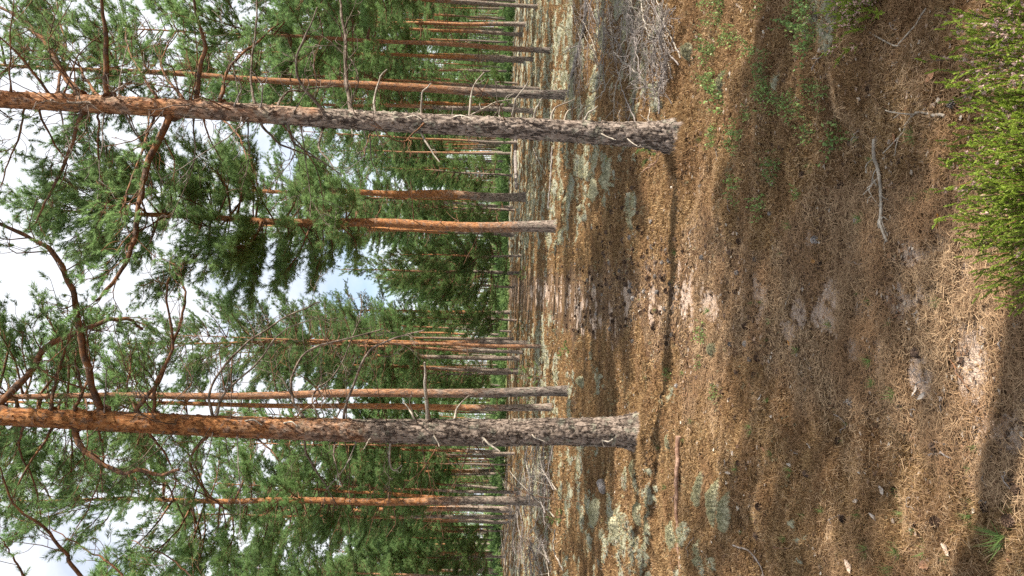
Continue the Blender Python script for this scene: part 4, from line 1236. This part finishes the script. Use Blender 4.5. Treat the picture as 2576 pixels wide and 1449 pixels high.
def broken_branch():
    root_p = G(1718, 1100)
    fallen('broken_branch', [(1724, 1098), (1722, 1180), (1716, 1240), (1718, 1330), (1712, 1452), (1708, 1560)], .018, .010, M_REDW, 'long reddish rotten branch with a torn pale end lying across the moss', 1, .03, 3, .15, jit=.010)
broken_branch()
fallen('fallen_branch', [(2203, 352), (2217, 395), (2226, 440), (2232, 510), (2236, 560), (2246, 606)], .0075, .005, M_DEAD, 'knotty fallen branch with thin lichen covered side twigs in the shaded litter', 2, .012, 9, .16)
fallen('fallen_twig', [(2390, 292), (2370, 285), (2330, 288), (2300, 305), (2270, 340), (2235, 385)], .006, .002, M_DEAD, 'forked pale twig between the heather and the knotty branch', 3, .012, 3, .14)
fallen('fallen_twig', [(2308, 20), (2275, 105), (2255, 120)], .0035, .002, M_DEAD, 'pale twig near the top edge by the pink heather sprig', 4, .012)
fallen('fallen_twig', [(2185, 45), (2225, 100), (2270, 110), (2290, 118)], .0035, .002, M_DEAD, 'thin curved twig in the shaded moss near the top edge', 5, .012)
fallen('fallen_branch', [(1488, -5), (1478, 60), (1453, 175), (1438, 245)], .038, .022, M_DEADD, 'straight grey fallen branch beside the tangle near the top edge', 6, .02, 3, .5)
fallen('fallen_log', [(1303, 350), (1302, 400), (1304, 475)], .11, .09, M_DEADD, 'dark old log lying far behind the nearest trunk', 7, .02)
fallen('fallen_twig', [(1870, 1372), (1890, 1380), (1905, 1410), (1910, 1448)], .005, .0035, M_DEADD, 'curved grey twig in the shade at the bottom edge', 8, .015)
fallen('fallen_twig', [(2390, 1002 - 100), (2440, 980)], .003, .002, M_LIMB, 'short dark twig lying on the bright sand patch', 9, .008)
fallen('fallen_twig', [(1985, 740), (1975, 790), (1990, 815)], .003, .002, M_DEAD, 'thin pale twig crossing the small sand spots', 10, .008)
fallen('fallen_twig', [(2340, 1060), (2345, 1120), (2355, 1140)], .003, .002, M_DEAD, 'pale thin stick between the sprouts in the foreground', 11, .01)
fallen('fallen_twig', [(2330, 1145), (2365, 1140), (2395, 1150)], .004, .003, M_DEADD, 'short grey stick at the edge of the foreground shadow', 12, .01)
fallen('fallen_branch', [(1625, 430), (1650, 410), (1672, 385)], .006, .005, M_REDW, 'reddish curved branch lying by the seedling at the nearest trunk', 13, .03)
fallen('rotten_wood', [(1520, 1215), (1528, 1232)], .06, .05, M_DEADD, 'short dark lump of rotten wood on pale lichen', 14, .0)
fallen('fallen_branch', [(1372, 1090), (1375, 1200), (1372, 1290)], .022, .012, M_DEADD, 'long thin grey branch lying behind the big lower trunk', 15, .03, 6, .4)
fallen('fallen_branch', [(1345, 370), (1360, 400), (1375, 440)], .018, .01, M_DEAD, 'pale twiggy branch lying behind the nearest trunk', 16, .05, 9, .6)
fallen('fallen_branch', [(1395, 370), (1394, 450), (1393, 525)], .022, .016, M_DEADD, 'thin dark stick lying straight on the far lichen', 17, .02)

gr = 'dry branches heaped near the photo\'s top edge'
for q in range(60):
    v = R.uniform(1450, 1710); y = R.uniform(-25, 290) * (1 - .25 * (v - 1455) / 245); a = R.uniform(0, 3.14)
    dv, dy = R.normal(0, 22), R.uniform(40, 120) * R.choice((-1, 1))
    h0 = R.uniform(0, .10)
    fallen('dry_branch', [(v - dv, y - dy, h0), (v + R.normal(0, 8), y, h0 + R.uniform(0, .06)), (v + dv, y + dy, R.uniform(0, .14))], R.uniform(.0035, .008), .0025, M_DEAD if R.uniform() < .35 else M_DEADD,
           'dry grey branch in the twiggy heap near the photo\'s top edge', 400 + q, .01, 9, .34, gr)
gl = 'dry branches heaped near the photo\'s bottom edge'
for q in range(60):
    v = R.uniform(1268, 1405); y = R.uniform(1150, 1470)
    dv, dy = R.normal(0, 10), R.uniform(25, 80) * R.choice((-1, 1))
    h0 = R.uniform(0, .25)
    fallen('dry_branch', [(v - dv, y - dy, h0), (v + R.normal(0, 4), y, h0 + R.uniform(0, .15)), (v + dv, y + dy, R.uniform(0, .4))], R.uniform(.010, .018), .006, M_DEADD if R.uniform() < .75 else M_DEAD,
           'dry grey branch in the brushwood heap near the photo\'s bottom edge', 500 + q, .02, 9, .75, gl)
fallen('dry_branch', [(1398, 1300, .02), (1345, 1215, .42), (1325, 1185, .55)], .016, .008, M_DEAD, 'long pale branch sticking up out of the brushwood heap', 600, .02, 3, .4)
fallen('dry_branch', [(1418, 1435, .02), (1410, 1380, .08), (1415, 1330, .05)], .016, .010, M_DEAD, 'whitish branch lying in front of the brushwood heap', 601, .02, 4, .3)
for q in range(60):
    v = R.uniform(1560, 2540); y = R.uniform(20, 1440)
    if v > 2350 and y < 820: continue
    a = R.uniform(0, 6.28); l = R.uniform(18, 60)
    fallen('fallen_twig', [(v, y), (v + l * .4 * math.cos(a) + R.normal(0, 6), y + l * .5 * math.sin(a) + R.normal(0, 6)), (v + l * math.cos(a) * .7, y + l * math.sin(a))], R.uniform(.0016, .0032), .0012,
           M_DEADD if R.uniform() < .6 else M_LIMB, 'small thin twig scattered on the forest floor', 700 + q, .012, 2 if R.uniform() < .4 else 0, .05, 'small twigs scattered on the forest floor')
